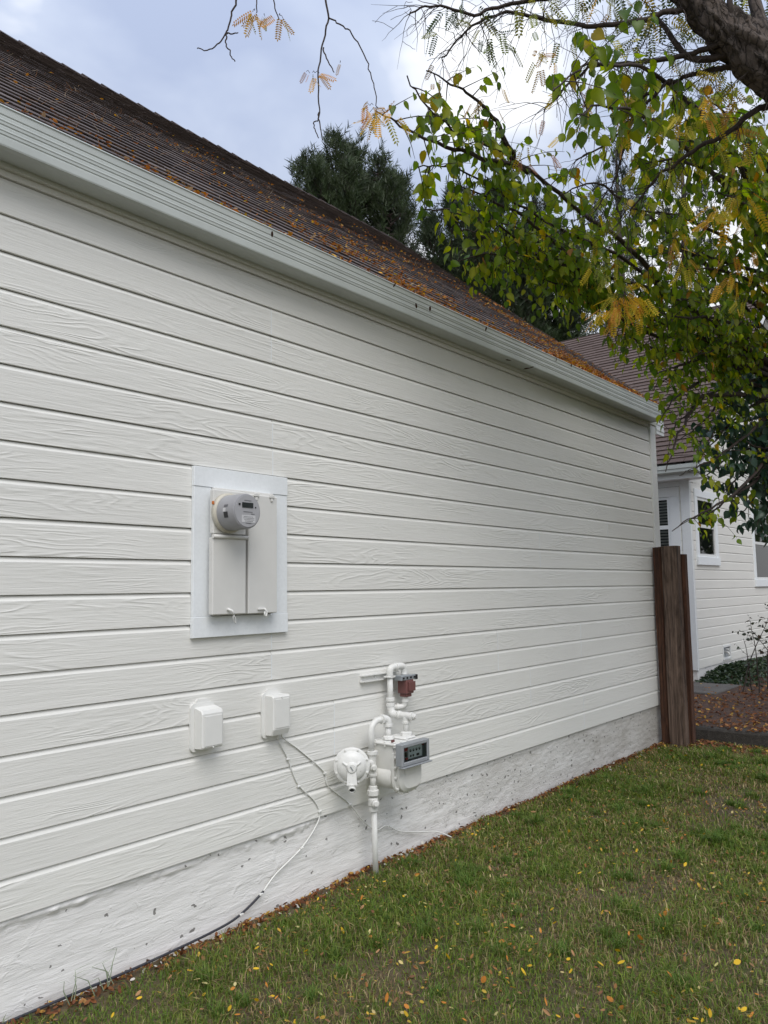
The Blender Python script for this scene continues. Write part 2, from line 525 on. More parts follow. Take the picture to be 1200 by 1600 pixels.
def leaf_mat(name, layer='tone_rgb', trans=0.35, rough=0.4, spec=0.35):
    mt, nt, b, out = new_mat(name)
    a = N(nt, 'ShaderNodeVertexColor'); a.layer_name = layer
    nt.links.new(a.outputs[0], b.inputs['Base Color'])
    b.inputs['Roughness'].default_value = rough
    b.inputs['Specular IOR Level'].default_value = spec
    tl = N(nt, 'ShaderNodeBsdfTranslucent')
    hs = N(nt, 'ShaderNodeHueSaturation'); hs.inputs['Value'].default_value = 2.3; hs.inputs['Saturation'].default_value = 1.1
    nt.links.new(a.outputs[0], hs.inputs['Color'])
    nt.links.new(hs.outputs[0], tl.inputs[0])
    mx = N(nt, 'ShaderNodeMixShader'); mx.inputs[0].default_value = trans
    nt.links.new(b.outputs[0], mx.inputs[1]); nt.links.new(tl.outputs[0], mx.inputs[2])
    nt.links.new(mx.outputs[0], out.inputs[0])
    return mt
M['leaf'] = leaf_mat('leaf_blade', trans=0.48)
M['leaf_dark'] = leaf_mat('glossy_leaf', trans=0.15, rough=0.4, spec=0.5)
M['grass'] = leaf_mat('grass_blade', trans=0.25, rough=0.6, spec=0.2)
M['litter'] = leaf_mat('dry_leaf', trans=0.15, rough=0.7, spec=0.2)
M['needle'] = leaf_mat('pine_needle', trans=0.1, rough=0.5, spec=0.3)

def bark_mat(name, c0, c1, sc=9.0):
    mt, nt, b, out = new_mat(name)
    tc = N(nt, 'ShaderNodeTexCoord')
    # plates stretched along the leaning limb
    mp = N(nt, 'ShaderNodeMapping'); mp.inputs['Rotation'].default_value = (0.55, 0.35, 0.2); mp.inputs['Scale'].default_value = (1.0, 1.0, 0.42)
    nt.links.new(tc.outputs['Object'], mp.inputs['Vector'])
    wv = N(nt, 'ShaderNodeTexNoise'); wv.inputs['Scale'].default_value = sc * 1.6; wv.inputs['Detail'].default_value = 5.0; nt.links.new(mp.outputs[0], wv.inputs['Vector'])
    wa = N(nt, 'ShaderNodeVectorMath'); wa.operation = 'MULTIPLY_ADD'; wa.inputs[1].default_value = (0.09, 0.09, 0.09); nt.links.new(wv.outputs['Color'], wa.inputs[0]); nt.links.new(mp.outputs[0], wa.inputs[2])
    vo = N(nt, 'ShaderNodeTexVoronoi'); vo.feature = 'DISTANCE_TO_EDGE'; vo.inputs['Scale'].default_value = sc * 2.4; nt.links.new(wa.outputs[0], vo.inputs['Vector'])
    plate = ramp(nt, vo.outputs['Distance'], [(0.0, (0, 0, 0)), (0.10, (0.6, 0.6, 0.6)), (0.35, (1, 1, 1))])
    n = noise_tex(nt, wa.outputs[0], sc * 5, 7, 0.72, 0.6)
    big = noise_tex(nt, mp.outputs[0], sc * 0.6, 4, 0.6)
    h = math_n(nt, 'ADD', math_n(nt, 'MULTIPLY', plate, 0.55), math_n(nt, 'MULTIPLY', n, 0.6))
    t = math_n(nt, 'ADD', math_n(nt, 'MULTIPLY', h, 0.7), math_n(nt, 'MULTIPLY', big, 0.5))
    nt.links.new(ramp(nt, t, [(0.35, c0), (0.62, [(a + c) / 2 for a, c in zip(c0, c1)]), (0.95, c1)]), b.inputs['Base Color'])
    b.inputs['Roughness'].default_value = 0.92
    bump(nt, h, b, 1.0, 0.03)
    return mt
M['bark'] = bark_mat('grey_brown_bark', (0.022, 0.016, 0.013), (0.17, 0.135, 0.115), 10.0)
M['weed'] = simple('pale_weed', (0.30, 0.36, 0.24), 0.6)
M['twig'] = simple('twig_bark', (0.045, 0.032, 0.026), 0.85, var=0.3, nscale=50)

# ------------------------------------------------------------------ ground
def hlawn(x, y):
    return 0.016 * mnoise.noise((x * 0.9, y * 0.9, 1.3)) + 0.008 * mnoise.noise((x * 3.1, y * 3.1, 4.2)) - 0.012

g = MB(); g.add([(-220, -220, -0.06), (220, -220, -0.06), (220, 220, -0.06), (-220, 220, -0.06)], [(0, 1, 2, 3)])
tag(g.build('ground', M['field']), kind='structure')
lw = MB()
nx, ny = 110, 90
xs = np.linspace(-4, 8.33, nx); ys = np.linspace(-9, 0.05, ny)
vs = [(x, y, hlawn(x, y)) for x in xs for y in ys]
fs = [(i * ny + j, (i + 1) * ny + j, (i + 1) * ny + j + 1, i * ny + j + 1) for i in range(nx - 1) for j in range(ny - 1)]
lw.add(vs, fs, True)
tag(lw.build('lawn', M['soil']), kind='structure')

TZ = 0.115
def kerb_x(y):
    return 8.34 - 0.05 * (y + 0.2) + 0.012 * mnoise.noise((y * 3, 2, 0))
tb = MB()
ny2, nx2 = 80, 50
ys2 = np.linspace(-9, 14, ny2); us = np.linspace(0, 1, nx2) ** 1.6
vs = []
for y in ys2:
    x0 = kerb_x(y) + 0.06
    for u in us:
        x = x0 + u * (30 - x0)
        vs.append((x, y, TZ + 0.012 * mnoise.noise((x * 1.5, y * 1.5, 0))))
fs = [(i * nx2 + j, i * nx2 + j + 1, (i + 1) * nx2 + j + 1, (i + 1) * nx2 + j) for i in range(ny2 - 1) for j in range(nx2 - 1)]
tb.add(vs, fs, True)
tag(tb.build('garden_path', M['mulch']), kind='structure')
kb = MB()
prof = []
yy = np.linspace(-9, 14, 160)
kv = []
for y in yy:
    x0 = kerb_x(y)
    j = 0.01 * mnoise.noise((y * 6, 0, 3)); k2 = 0.012 * mnoise.noise((y * 9, 5, 3))
    kv += [(x0 - 0.01 + j, y, -0.05), (x0 + j, y, TZ - 0.02 + k2), (x0 + 0.02 + j, y, TZ + k2 * 0.6), (x0 + 0.13, y, TZ + 0.012 + k2 * 0.3), (x0 + 0.15, y, -0.05)]
kf = []
for i in range(len(yy) - 1):
    for j in range(4):
        kf.append((i * 5 + j, i * 5 + j + 1, (i + 1) * 5 + j + 1, (i + 1) * 5 + j))
kb.add(kv, kf, False)
tag(kb.build('path_edge', M['kerb']), kind='structure')
sl = MB(); sl.box((10.9, 0.35, 0.05), (12.5, 1.0, TZ + 0.018), 0.012)
sl2 = sl.build('concrete_pad', M['concrete']); tag(sl2, kind='structure')

# ------------------------------------------------------------------ near house
E_ = 0.15; Z0 = 0.37
XL, XR = -2.2, 8.03
house = thing('house', (3.0, 1.8, 0.0), 'long near white clapboard house with utility meters on its side wall', 'house')

LAP = [(-0.016, 0.0), (-0.016, 0.126), (-0.0135, 0.130), (-0.004, 0.1455), (0.004, 0.1475), (0.008, 0.15), (0.008, 0.0), (-0.013, -0.0015)]
joints = {17: [2.751], 16: [2.751], 13: [2.76], 12: [2.762], 6: [2.753], 5: [2.753, 4.93, 6.265], 4: [4.93, 6.265], 3: [3.213, 5.382],
          2: [3.213, 5.382], 1: [6.27], 0: [6.27], 18: [6.42], 10: [5.6], 9: [5.6], 15: [7.1], 14: [7.1], 8: [0.4], 7: [0.4], 11: [6.9]}
for k in range(20):
    cuts = [XL] + sorted(joints.get(k, [])) + [XR]
    for a, b in zip(cuts[:-1], cuts[1:]):
        mb = MB()
        top = 0.15 if k < 19 else 0.03
        pr = LAP if k < 19 else [(-0.016, 0), (-0.016, 0.03), (0.008, 0.03), (0.008, 0)]
        g0 = 0.0013
        n = max(2, int((b - a) / 0.35))
        # slightly wavy boards: cross sections along x
        vs = []
        for i in range(n + 1):
            x = a + g0 + (b - a - 2 * g0) * i / n
            dz = 0.0012 * mnoise.noise((x * 0.8, k * 3.1, 0)); dy = 0.0012 * mnoise.noise((x * 0.9, k * 5.3, 9))
            vs += [(x, y + (dy if y < 0 else 0), Z0 + k * E_ + z + dz) for y, z in pr]
        q = len(pr)
        fs = [(i * q + j, i * q + (j + 1) % q, (i + 1) * q + (j + 1) % q, (i + 1) * q + j) for i in range(n) for j in range(q)]
        fs += [tuple(range(q - 1, -1, -1)), tuple(range(n * q, n * q + q))]
        mb.add(vs, fs)
        mb.build('siding_board', M['siding'], house)
        if b != XR:
            cb = MB(); cb.box((b - 0.0022, -0.0170, Z0 + k * E_ + 0.002), (b + 0.0022, 0.004, Z0 + k * E_ + 0.127)); cb.build('caulk_joint', M['trim'], house)

# wall core, gables and back wall
wc = MB(); wc.box((XL, 0.012, 0.3), (8.15, 7.1, 3.36)); core = wc.build('wall_core', M['soffit'], house)
RY0, RZ0, RS = -0.08, 3.44, 0.82
RYR, RZR = 3.574, RZ0 + RS * (3.574 - RY0)
gb = MB()
for x in (XL + 0.02, 8.12):
    gb.prism([(0.02, 3.36), (7.1, 3.36), (RYR, RZR - 0.12)], (x, 0, 0), (0, 1, 0), (0, 0, 1), (0.02, 0, 0))
gb.build('gable_wall', M['siding_y'], house)
# foundation with a ragged lip of mortar below the siding
fd = MB()
fx = np.concatenate([np.linspace(XL, 0.9, 40), np.linspace(0.91, 3.9, 380), np.linspace(3.92, 8.14, 240)]); fz = np.linspace(-0.08, Z0 - 0.004, 36)
vs = []
for x in fx:
    lip = 0.035 + 0.03 * mnoise.noise((x * 2.3, 0, 7)) + 0.02 * mnoise.noise((x * 9, 0, 2))
    rough = min(1, max(0.25, (x - 1.0) * 0.2))
    for z in fz:
        d = 0.004 * mnoise.noise((x * 4, z * 12, 0)) + 0.0045 * rough * mnoise.noise((x * 14, z * 40, 3))
        t = (Z0 - z)
        if t < max(lip, 0.01):
            amt = 1 if x < 3.2 else 0.35
            d += amt * max(0.0, 0.009 + 0.012 * mnoise.noise((x * 7, z * 24, 5)) + 0.009 * mnoise.noise((x * 26, z * 60, 8))) * min(1.0, t / 0.012)
        vs.append((x, 0.006 - d, z))
q = len(fz)
fd.add(vs, [(i * q + j, (i + 1) * q + j, (i + 1) * q + j + 1, i * q + j + 1) for i in range(len(fx) - 1) for j in range(q - 1)], True)
fd.box((8.13, -0.004, -0.08), (8.15, 7.0, Z0 - 0.005))
fd.build('foundation', M['foundation'], house)
# corner boards
cbm = MB(); cbm.box((8.03, -0.030, Z0 - 0.012), (8.175, 0.0, 3.262), 0.002)
cbm.build('corner_board', M['trim2'], house)
cbm = MB(); cbm.box((8.152, 0.0015, Z0 - 0.012), (8.178, 0.10, 3.262), 0.002)
cbm.build('corner_board', M['trim2'], house)
# frieze
fr = MB(); fr.box((XL, -0.040, 3.246), (8.40, -0.017, 3.43), 0.002)
fr.build('frieze_board', M['soffit'], house)
# gutter: ribbed face
GP = [(-0.036, 3.265), (-0.130, 3.262), (-0.148, 3.266), (-0.150, 3.272)]
for zc, dd in ((3.307, 0.8), (3.327, -0.55), (3.346, 0.8), (3.366, -0.55), (3.385, 0.8)):
    GP += [(-0.150, zc - 0.005), (-0.150 + 0.0035 * dd, zc - 0.0015), (-0.150 + 0.0035 * dd, zc + 0.0015), (-0.150, zc + 0.005)]
GP += [(-0.150, 3.416), (-0.154, 3.421), (-0.151, 3.427), (-0.140, 3.427), (-0.140, 3.415), (-0.144, 3.300), (-0.138, 3.272), (-0.044, 3.274), (-0.044, 3.42), (-0.036, 3.42)]
gt = MB()
nseg = 40
vs = []
for i in range(nseg + 1):
    x = XL + (8.03 - XL) * i / nseg
    w = 0.005 * mnoise.noise((x * 0.6, 0, 0)) + 0.0012 * mnoise.noise((x * 3.0, 4, 0))
    vs += [(x, y + w * 0.6, z + w) for y, z in GP]
q = len(GP)
gt.add(vs, [(i * q + j, (i + 1) * q + j, (i + 1) * q + (j + 1) % q, i * q + (j + 1) % q) for i in range(nseg) for j in range(q)])
gut = gt.build('gutter', M['gutter'], house)
ec = MB(); ec.prism([(y, z) for y, z in [(-0.153, 3.266), (-0.153, 3.426), (-0.036, 3.426), (-0.036, 3.262), (-0.13, 3.262)]], (8.0305, 0, 0), (0, 1, 0), (0, 0, 1), (0.004, 0, 0))
ec.build('end_cap', M['gutter'], gut)
# fascia tail past the corner with three beads
ft = MB()
ft.prism([(-0.042, 3.165), (-0.042, 3.20), (-0.047, 3.204), (-0.047, 3.222), (-0.042, 3.226), (-0.042, 3.262), (-0.047, 3.266), (-0.047, 3.284), (-0.042, 3.288), (-0.042, 3.345), (-0.0165, 3.345), (-0.0165, 3.165)], (8.180, 0, 0), (0, 1, 0), (0, 0, 1), (0.215, 0, 0))
ft.build('fascia_tail', M['trim'], house)
# rake boards on the far gable
rk = MB()
nrm = Vector((0, -RS, 1)).normalized()
for sgn in (1,):
    p0 = Vector((8.37, -0.02, RZ0 - 0.03)); p1 = Vector((8.37, RYR, RZR - 0.08))
    rk.add([p0, p1, p1 + Vector((0, 0, -0.16)), p0 + Vector((0, 0, -0.16)), p0 + Vector((0.028, 0, 0)), p1 + Vector((0.028, 0, 0)), p1 + Vector((0.028, 0, -0.16)), p0 + Vector((0.028, 0, -0.16))],
           [(0, 1, 2, 3), (7, 6, 5, 4), (0, 4, 5, 1), (3, 2, 6, 7), (0, 3, 7, 4), (1, 5, 6, 2)])
rk.build('rake_board', M['trim'], house)

def add_tone(me, tones):
    ca = me.color_attributes.new('tone', 'FLOAT_COLOR', 'CORNER')
    arr = np.empty((len(me.loops), 4), dtype=np.float32); arr[:, 3] = 1
    k = 0
    lt = np.empty(len(me.polygons), dtype=np.int32); me.polygons.foreach_get('loop_total', lt)
    arr[:, :3] = np.repeat(np.asarray(tones, dtype=np.float32), lt)[:, None]
    ca.data.foreach_set('color', arr.ravel())

def shingle_roof(parent, o, along, up, length, slope_len, expo, mat, rise=0.016, seed=1, wmin=0.12, wmax=0.32, cut=None, tabjit=0.012):
    """courses of separate tabs; each course is a part"""
    o, along, up = Vector(o), Vector(along).normalized(), Vector(up).normalized()
    nr = along.cross(up).normalized()
    if nr.z < 0: nr = -nr
    rr = random.Random(seed)
    n = int(slope_len / expo) + 1
    for c in range(n):
        mb = MB(); tones = []
        s0 = c * expo; s1 = min(s0 + expo * 1.25, slope_len + 0.02)
        base = 0.25 + rr.random() * 0.15
        t = -rr.random() * wmax
        while t < length:
            w = rr.uniform(wmin, wmax)
            a, b = max(t, 0), min(t + w - 0.006, length)
            t += w
            if b - a < 0.02: continue
            j = rr.uniform(-tabjit, tabjit); th = rise * rr.uniform(0.88, 1.12)
            wob = 0.0015 * mnoise.noise((t * 0.6, c * 0.7, seed))
            lift = nr * (0.004 + wob)
            P = lambda al, ss, h: o + along * al + up * ss + nr * h + lift
            g_ = th * rr.uniform(0.50, 0.62)
            v8 = [P(a, s0 + j, g_), P(b, s0 + j, g_), P(b, s1, 0.0), P(a, s1, 0.0),
                  P(a, s0 + j, th), P(b, s0 + j, th), P(b, s1, 0.001), P(a, s1, 0.001)]
            mb.add(v8, [(4, 5, 6, 7), (0, 1, 5, 4), (1, 2, 6, 5), (3, 0, 4, 7), (3, 2, 1, 0)])
            tn = min(1, max(0, base + rr.random() * 0.35))
            tones += [tn] * 5
        if not mb.v: continue
        ob = mb.build('shingle_course', mat, parent)
        add_tone(ob.data, tones)
    return nr

slope_len = math.hypot(RYR - RY0, RZR - RZ0)
upv = Vector((0, RYR - RY0, RZR - RZ0)).normalized()
deck = MB()
nrA = Vector((0, -upv.z, upv.y))
a0 = Vector((XL, RY0, RZ0)); a1 = Vector((8.40, RY0, RZ0)); b0 = Vector((XL, RYR, RZR)); b1 = Vector((8.40, RYR, RZR))
dn = -nrA * 0.03
deck.add([a0, a1, b1, b0, a0 + dn, a1 + dn, b1 + dn, b0 + dn], [(0, 1, 2, 3), (7, 6, 5, 4), (0, 4, 5, 1), (1, 5, 6, 2), (2, 6, 7, 3), (3, 7, 4, 0)])
back0 = Vector((XL, 2 * RYR - RY0, RZ0)); back1 = Vector((8.40, 2 * RYR - RY0, RZ0))
deck.add([b0, b1, back1, back0, b0 + Vector((0, 0, -0.03)), b1 + Vector((0, 0, -0.03)), back1 + Vector((0, 0, -0.03)), back0 + Vector((0, 0, -0.03))], [(0, 1, 2, 3), (7, 6, 5, 4), (1, 5, 6, 2), (2, 6, 7, 3)])
roofA = deck.build('roof', M['kerb'], house)
shingle_roof(roofA, (XL, RY0 - 0.03, RZ0 - 0.02), (1, 0, 0), upv, 8.40 - XL, slope_len + 0.03, 0.138, M['shingle'], 0.0125, 3, tabjit=0.003)
# ridge caps, one by one
for i in range(int((8.40 - XL) / 0.2)):
    x = XL + i * 0.2
    mb = MB()
    lift0, lift1 = 0.030, 0.010
    zj = 0.004 * R.random()
    def capline(xx, h):
        return [(xx, RYR - 0.12, RZR - 0.12 * RS + h), (xx, RYR - 0.02, RZR - 0.012 + h), (xx, RYR + 0.02, RZR - 0.012 + h), (xx, RYR + 0.12, RZR - 0.12 * RS + h)]
    va, vb = capline(x, lift0 + zj), capline(x + 0.28, lift1)
    vc = [(p_[0], p_[1], p_[2] - 0.02) for p_ in va]
    mb.add(va + vb + vc, [(0, 1, 5, 4), (1, 2, 6, 5), (2, 3, 7, 6), (8, 9, 1, 0), (9, 10, 2, 1), (10, 11, 3, 2)])
    ob = mb.build('ridge_cap', M['shingle'], roofA)
    add_tone(ob.data, [R.random() * 0.5] * 6)

# ------------------------------------------------------------------ neighbouring house
HX, HY = 12.25, 1.02
HZ = 0.30
hb = thing('house', (15.0, 4.0, TZ), 'white clapboard house with reddish shingle roof behind the wooden fence boards', 'house')
BW = 9.0   # width in x
BX1 = HX + BW
RBX = HX + BW / 2
BS = 0.82
EZ = 3.45
# openings on the wall that faces the lawn (x0,x1,z0,z1) outer trim
win1 = (12.45, 13.53, 1.87, 3.06)
win2 = (15.60, 17.60, 1.51, 3.05)
vent = (13.48, 13.90, 0.33, 0.57)
def roof_z(x):
    return EZ + BS * (min(x, 2 * RBX - x) - (HX - 0.3))
k = 0
while True:
    za = HZ + k * E_
    if za > EZ + BS * (BW / 2 + 0.3) - 0.3: break
    segs = [(HX + 0.055, BX1)]
    if za + 0.15 > EZ - 0.1:
        h = (za + 0.30 - EZ) / BS
        segs = [(HX - 0.3 + max(h, 0.38), 2 * RBX - (HX - 0.3 + max(h, 0.38)))]
    for (x0, x1, z0, z1) in (win1, win2, vent):
        if za < z1 - 0.02 and za + 0.15 > z0 + 0.02:
            ns = []
            for a, b in segs:
                if x1 <= a or x0 >= b: ns.append((a, b)); continue
                if x0 > a: ns.append((a, x0))
                if x1 < b: ns.append((x1, b))
            segs = ns
    for (x0, x1, z0, z1) in (win1, win2, vent):
        for fa, fb in ((za, min(z0 - 0.001, za + 0.15)), (max(z1 + 0.001, za), za + 0.146)):
            if za < z1 - 0.02 and za + 0.15 > z0 + 0.02 and fb - fa > 0.006:
                mb = MB(); mb.box((x0, HY - 0.016, fa), (x1, HY + 0.008, fb)); mb.build('siding_board', M['siding_soft'], hb)
    for a, b in segs:
        if b - a < 0.03: continue
        mb = MB(); mb.prism(LAP, (a, HY, za), (0, 1, 0), (0, 0, 1), (b - a, 0, 0))
        mb.build('siding_board', M['siding_soft'], hb)
    k += 1
    if k > 60: break
# left face boards (towards the near house)
wl_ = (1.15, 2.15, 1.85, 3.08)   # y0,y1,z0,z1 of left window trim
for k in range(21):
    za = HZ + k * E_
    segs = [(HY + 0.09, 6.0)]
    if za < wl_[3] - 0.02 and za + 0.15 > wl_[2] + 0.02:
        segs = [(HY + 0.09, wl_[0]), (wl_[1], 6.0)]
    for a, b in segs:
        if b - a < 0.02: continue
        mb = MB(); mb.prism(LAP, (HX, a, za), (1, 0, 0), (0, 0, 1), (0, b - a, 0))
        mb.build('siding_board', M['siding_y'], hb)
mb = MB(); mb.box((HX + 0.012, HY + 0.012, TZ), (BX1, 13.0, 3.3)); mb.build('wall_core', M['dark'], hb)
mb = MB(); mb.prism([(HX + 0.2, 3.3), (BX1 - 0.2, 3.3), (RBX, EZ + BS * (BW / 2 + 0.3) - 0.25)], (0, HY + 0.012, 0), (1, 0, 0), (0, 0, 1), (0, 0.02, 0)); mb.build('gable_wall', M['soffit'], hb)
mb = MB()
fxs = np.linspace(HX, BX1, 120); vs = []
for x in fxs:
    for z in (TZ - 0.1, 0.16, 0.21, 0.25, HZ - 0.004):
        vs.append((x, HY - 0.002 - 0.006 * mnoise.noise((x * 6, z * 20, 1)), z))
mb.add(vs, [(i * 5 + j, (i + 1) * 5 + j, (i + 1) * 5 + j + 1, i * 5 + j + 1) for i in range(119) for j in range(4)], True)
mb.box((HX - 0.002, HY - 0.001, TZ - 0.1), (HX + 0.02, 8.0, HZ - 0.004))
mb.build('foundation', M['foundation_b'], hb)
mb = MB(); mb.box((HX - 0.030, HY - 0.030, HZ - 0.02), (HX - 0.0045, HY + 0.105, 3.30), 0.002); mb.build('corner_board', M['trim'], hb)
mb = MB(); mb.box((HX - 0.004, HY - 0.0295, HZ - 0.02), (HX + 0.055, HY - 0.001, 3.30), 0.002); mb.build('corner_board', M['trim2'], hb)

def window_y(parent, x0, x1, z0, z1, y, rail, tw=0.12, nframe='window'):
    """window in a wall facing -y"""
    t = MB()
    t.box((x0, y - 0.032, z0 + 0.13), (x0 + tw, y - 0.002, z1 - 0.12), 0.002)
    t.box((x1 - tw, y - 0.032, z0 + 0.13), (x1, y - 0.002, z1 - 0.12), 0.002)
    t.box((x0, y - 0.034, z1 - 0.119), (x1, y - 0.002, z1), 0.002)
    wdw = t.build('window', M['trim'], parent)
    s = MB(); s.box((x0 - 0.01, y - 0.048, z0), (x1 + 0.01, y - 0.002, z0 + 0.129), 0.003); s.build('sill', M['trim'], wdw)
    gx0, gx1, gz0, gz1 = x0 + tw + 0.001, x1 - tw - 0.001, z0 + 0.131, z1 - 0.121
    f = MB(); e = 0.045
    f.box((gx0, y - 0.020, gz0), (gx0 + e, y + 0.004, gz1)); f.box((gx1 - e, y - 0.020, gz0), (gx1, y + 0.004, gz1))
    f.box((gx0 + e, y - 0.020, gz0), (gx1 - e, y + 0.004, gz0 + e)); f.box((gx0 + e, y - 0.020, gz1 - e), (gx1 - e, y + 0.004, gz1))
    f.box((gx0 + e, y - 0.024, rail), (gx1 - e, y + 0.004, rail + 0.05)); f.build('sash', M['trim2'], wdw)
    for a, b, yy_ in ((gz0 + e, rail, -0.002), (rail + 0.05, gz1 - e, -0.008)):
        p_ = MB(); p_.add([(gx0 + e, y + yy_, a), (gx1 - e, y + yy_, a), (gx1 - e, y + yy_, b), (gx0 + e, y + yy_, b)], [(0, 1, 2, 3)]); p_.build('pane', M['glass'], wdw)
    return wdw
window_y(hb, *win1, HY, 2.46)
window_y(hb, *win2, HY, 2.30)
# window on the left face with blinds
y0, y1, z0, z1 = wl_
t = MB(); xw = HX
t.box((xw - 0.034, y0, z0 + 0.1), (xw - 0.002, y0 + 0.15, z1 - 0.15), 0.002); t.box((xw - 0.034, y1 - 0.15, z0 + 0.1), (xw - 0.002, y1, z1 - 0.15), 0.002)
t.box((xw - 0.036, y0, z1 - 0.149), (xw - 0.002, y1, z1), 0.002)
wdw = t.build('window', M['trim'], hb)
s = MB(); s.box((xw - 0.05, y0, z0), (xw - 0.002, y1, z0 + 0.099), 0.002); s.build('sill', M['trim'], wdw)
gy0, gy1, gz0, gz1 = y0 + 0.151, y1 - 0.151, z0 + 0.1, z1 - 0.151
f = MB(); e = 0.04
f.box((xw - 0.022, gy0, gz0), (xw + 0.004, gy0 + e, gz1)); f.box((xw - 0.022, gy1 - e, gz0), (xw + 0.004, gy1, gz1))
f.box((xw - 0.022, gy0 + e, gz1 - e), (xw + 0.004, gy1 - e, gz1)); f.box((xw - 0.022, gy0 + e, gz0), (xw + 0.004, gy1 - e, gz0 + e))
f.box((xw - 0.026, gy0 + e, 2.43), (xw + 0.004, gy1 - e, 2.49)); f.build('sash', M['trim'], wdw)
for a, b in ((gz0 + e, 2.43), (2.49, gz1 - e)):
    p_ = MB(); p_.add([(xw - 0.009, gy0 + e, a), (xw - 0.009, gy0 + e, b), (xw - 0.009, gy1 - e, b), (xw - 0.009, gy1 - e, a)], [(0, 1, 2, 3)]); p_.build('pane', M['glass'], wdw)
zz = gz0 + e + 0.02
while zz < gz1 - e - 0.01:
    p_ = MB(); p_.box((xw + 0.001, gy0 + e, zz), (xw + 0.010, gy1 - e, zz + 0.028)); p_.build('blind_slat', M['blind'], wdw); zz += 0.046
# hose bib recess
x0, x1, z0, z1 = vent
v = MB()
v.box((x0, HY - 0.028, z0), (x0 + 0.035, HY + 0.004, z1), 0.002); v.box((x1 - 0.035, HY - 0.028, z0), (x1, HY + 0.004, z1), 0.002)
v.box((x0 + 0.0355, HY - 0.028, z0), (x1 - 0.0355, HY + 0.004, z0 + 0.035), 0.002); v.box((x0 + 0.0355, HY - 0.028, z1 - 0.035), (x1 - 0.0355, HY + 0.004, z1), 0.002)
vb = v.build('tap_box', M['trim2'], hb)
v = MB(); v.box((x0 + 0.03, HY + 0.002, z0 + 0.03), (x1 - 0.03, HY + 0.006, z1 - 0.03)); v.build('back_plate', M['index'], vb)  # plate coloured grey to put the recess's shade into it
tp = MB(); tp.tube([(13.62, HY + 0.004, 0.46), (13.62, HY - 0.05, 0.46), (13.62, HY - 0.07, 0.44), (13.62, HY - 0.07, 0.40)], 0.016, 10); tp.tube([(13.62, HY - 0.05, 0.46), (13.62, HY - 0.05, 0.50)], 0.008, 8); tp.lathe((13.62, HY - 0.05, 0.50), (0, 0, 1), [(0, 0.03), (0.012, 0.03)], 12)
tp.build('tap', M['pipe'], vb)
mb = MB(); mb.box((HX - 0.034, HY + 0.107, 3.085), (HX - 0.017, 6.0, 3.164), 0.002); mb.build('frieze_board', M['trim'], hb)
# eave, gutter and rake of the neighbouring roof
eb = MB(); eb.box((HX - 0.30, 0.70, 3.16), (HX - 0.27, 13.2, 3.36), 0.003); eb.box((HX - 0.269, 0.72, 3.165), (HX - 0.002, 13.0, 3.185)); eb.build('fascia_board', M['trim'], hb)
gb2 = MB(); gb2.prism([(HX - 0.303, 3.24), (HX - 0.38, 3.24), (HX - 0.40, 3.26), (HX - 0.40, 3.30), (HX - 0.41, 3.31), (HX - 0.41, 3.37), (HX - 0.40, 3.37), (HX - 0.39, 3.28), (HX - 0.303, 3.26)], (0, 0.72, 0), (1, 0, 0), (0, 0, 1), (0, 12, 0)); gb2.build('gutter', M['gutter'], hb)
for sx in (1, -1):
    xa = HX - 0.30 if sx == 1 else 2 * RBX - (HX - 0.30)
    r_ = MB()
    L_ = BW / 2 + 0.30
    A = Vector((xa, 0.70, EZ - 0.07)); B_ = Vector((RBX, 0.70, EZ + BS * L_ - 0.07)); dz = Vector((0, 0, -0.19)); dy = Vector((0, 0.03, 0))
    r_.add([A, B_, B_ + dz, A + dz, A + dy, B_ + dy, B_ + dz + dy, A + dz + dy], [(0, 1, 2, 3), (7, 6, 5, 4), (0, 4, 5, 1), (3, 2, 6, 7), (0, 3, 7, 4), (1, 5, 6, 2)])
    A2 = A + Vector((0, 0.031, -0.16)); B2 = B_ + Vector((0, 0.031, -0.16)); w2 = Vector((0, 0.30, 0))
    r_.add([A2, B2, B2 + w2, A2 + w2], [(0, 1, 2, 3)])
    r_.build('rake_board', M['trim'], hb)
rb = MB()
L_ = BW / 2 + 0.30
p0 = Vector((HX - 0.30, 0.70, EZ - 0.04)); pr_ = Vector((RBX, 0.70, EZ - 0.04 + BS * L_)); p2 = Vector((2 * RBX - HX + 0.30, 0.70, EZ - 0.04)); ln = Vector((0, 12.5, 0))
rb.add([p0, pr_, p2, p0 + ln, pr_ + ln, p2 + ln], [(0, 1, 4, 3), (1, 2, 5, 4)])
roofB = rb.build('roof', M['kerb'], hb)
shingle_roof(roofB, (HX - 0.32, 0.66, EZ - 0.05), (0, 1, 0), (1, 0, BS), 12.5, math.hypot(L_, BS * L_), 0.14, M['shingle_b'], 0.022, 9, 0.2, 0.4, tabjit=0.004)

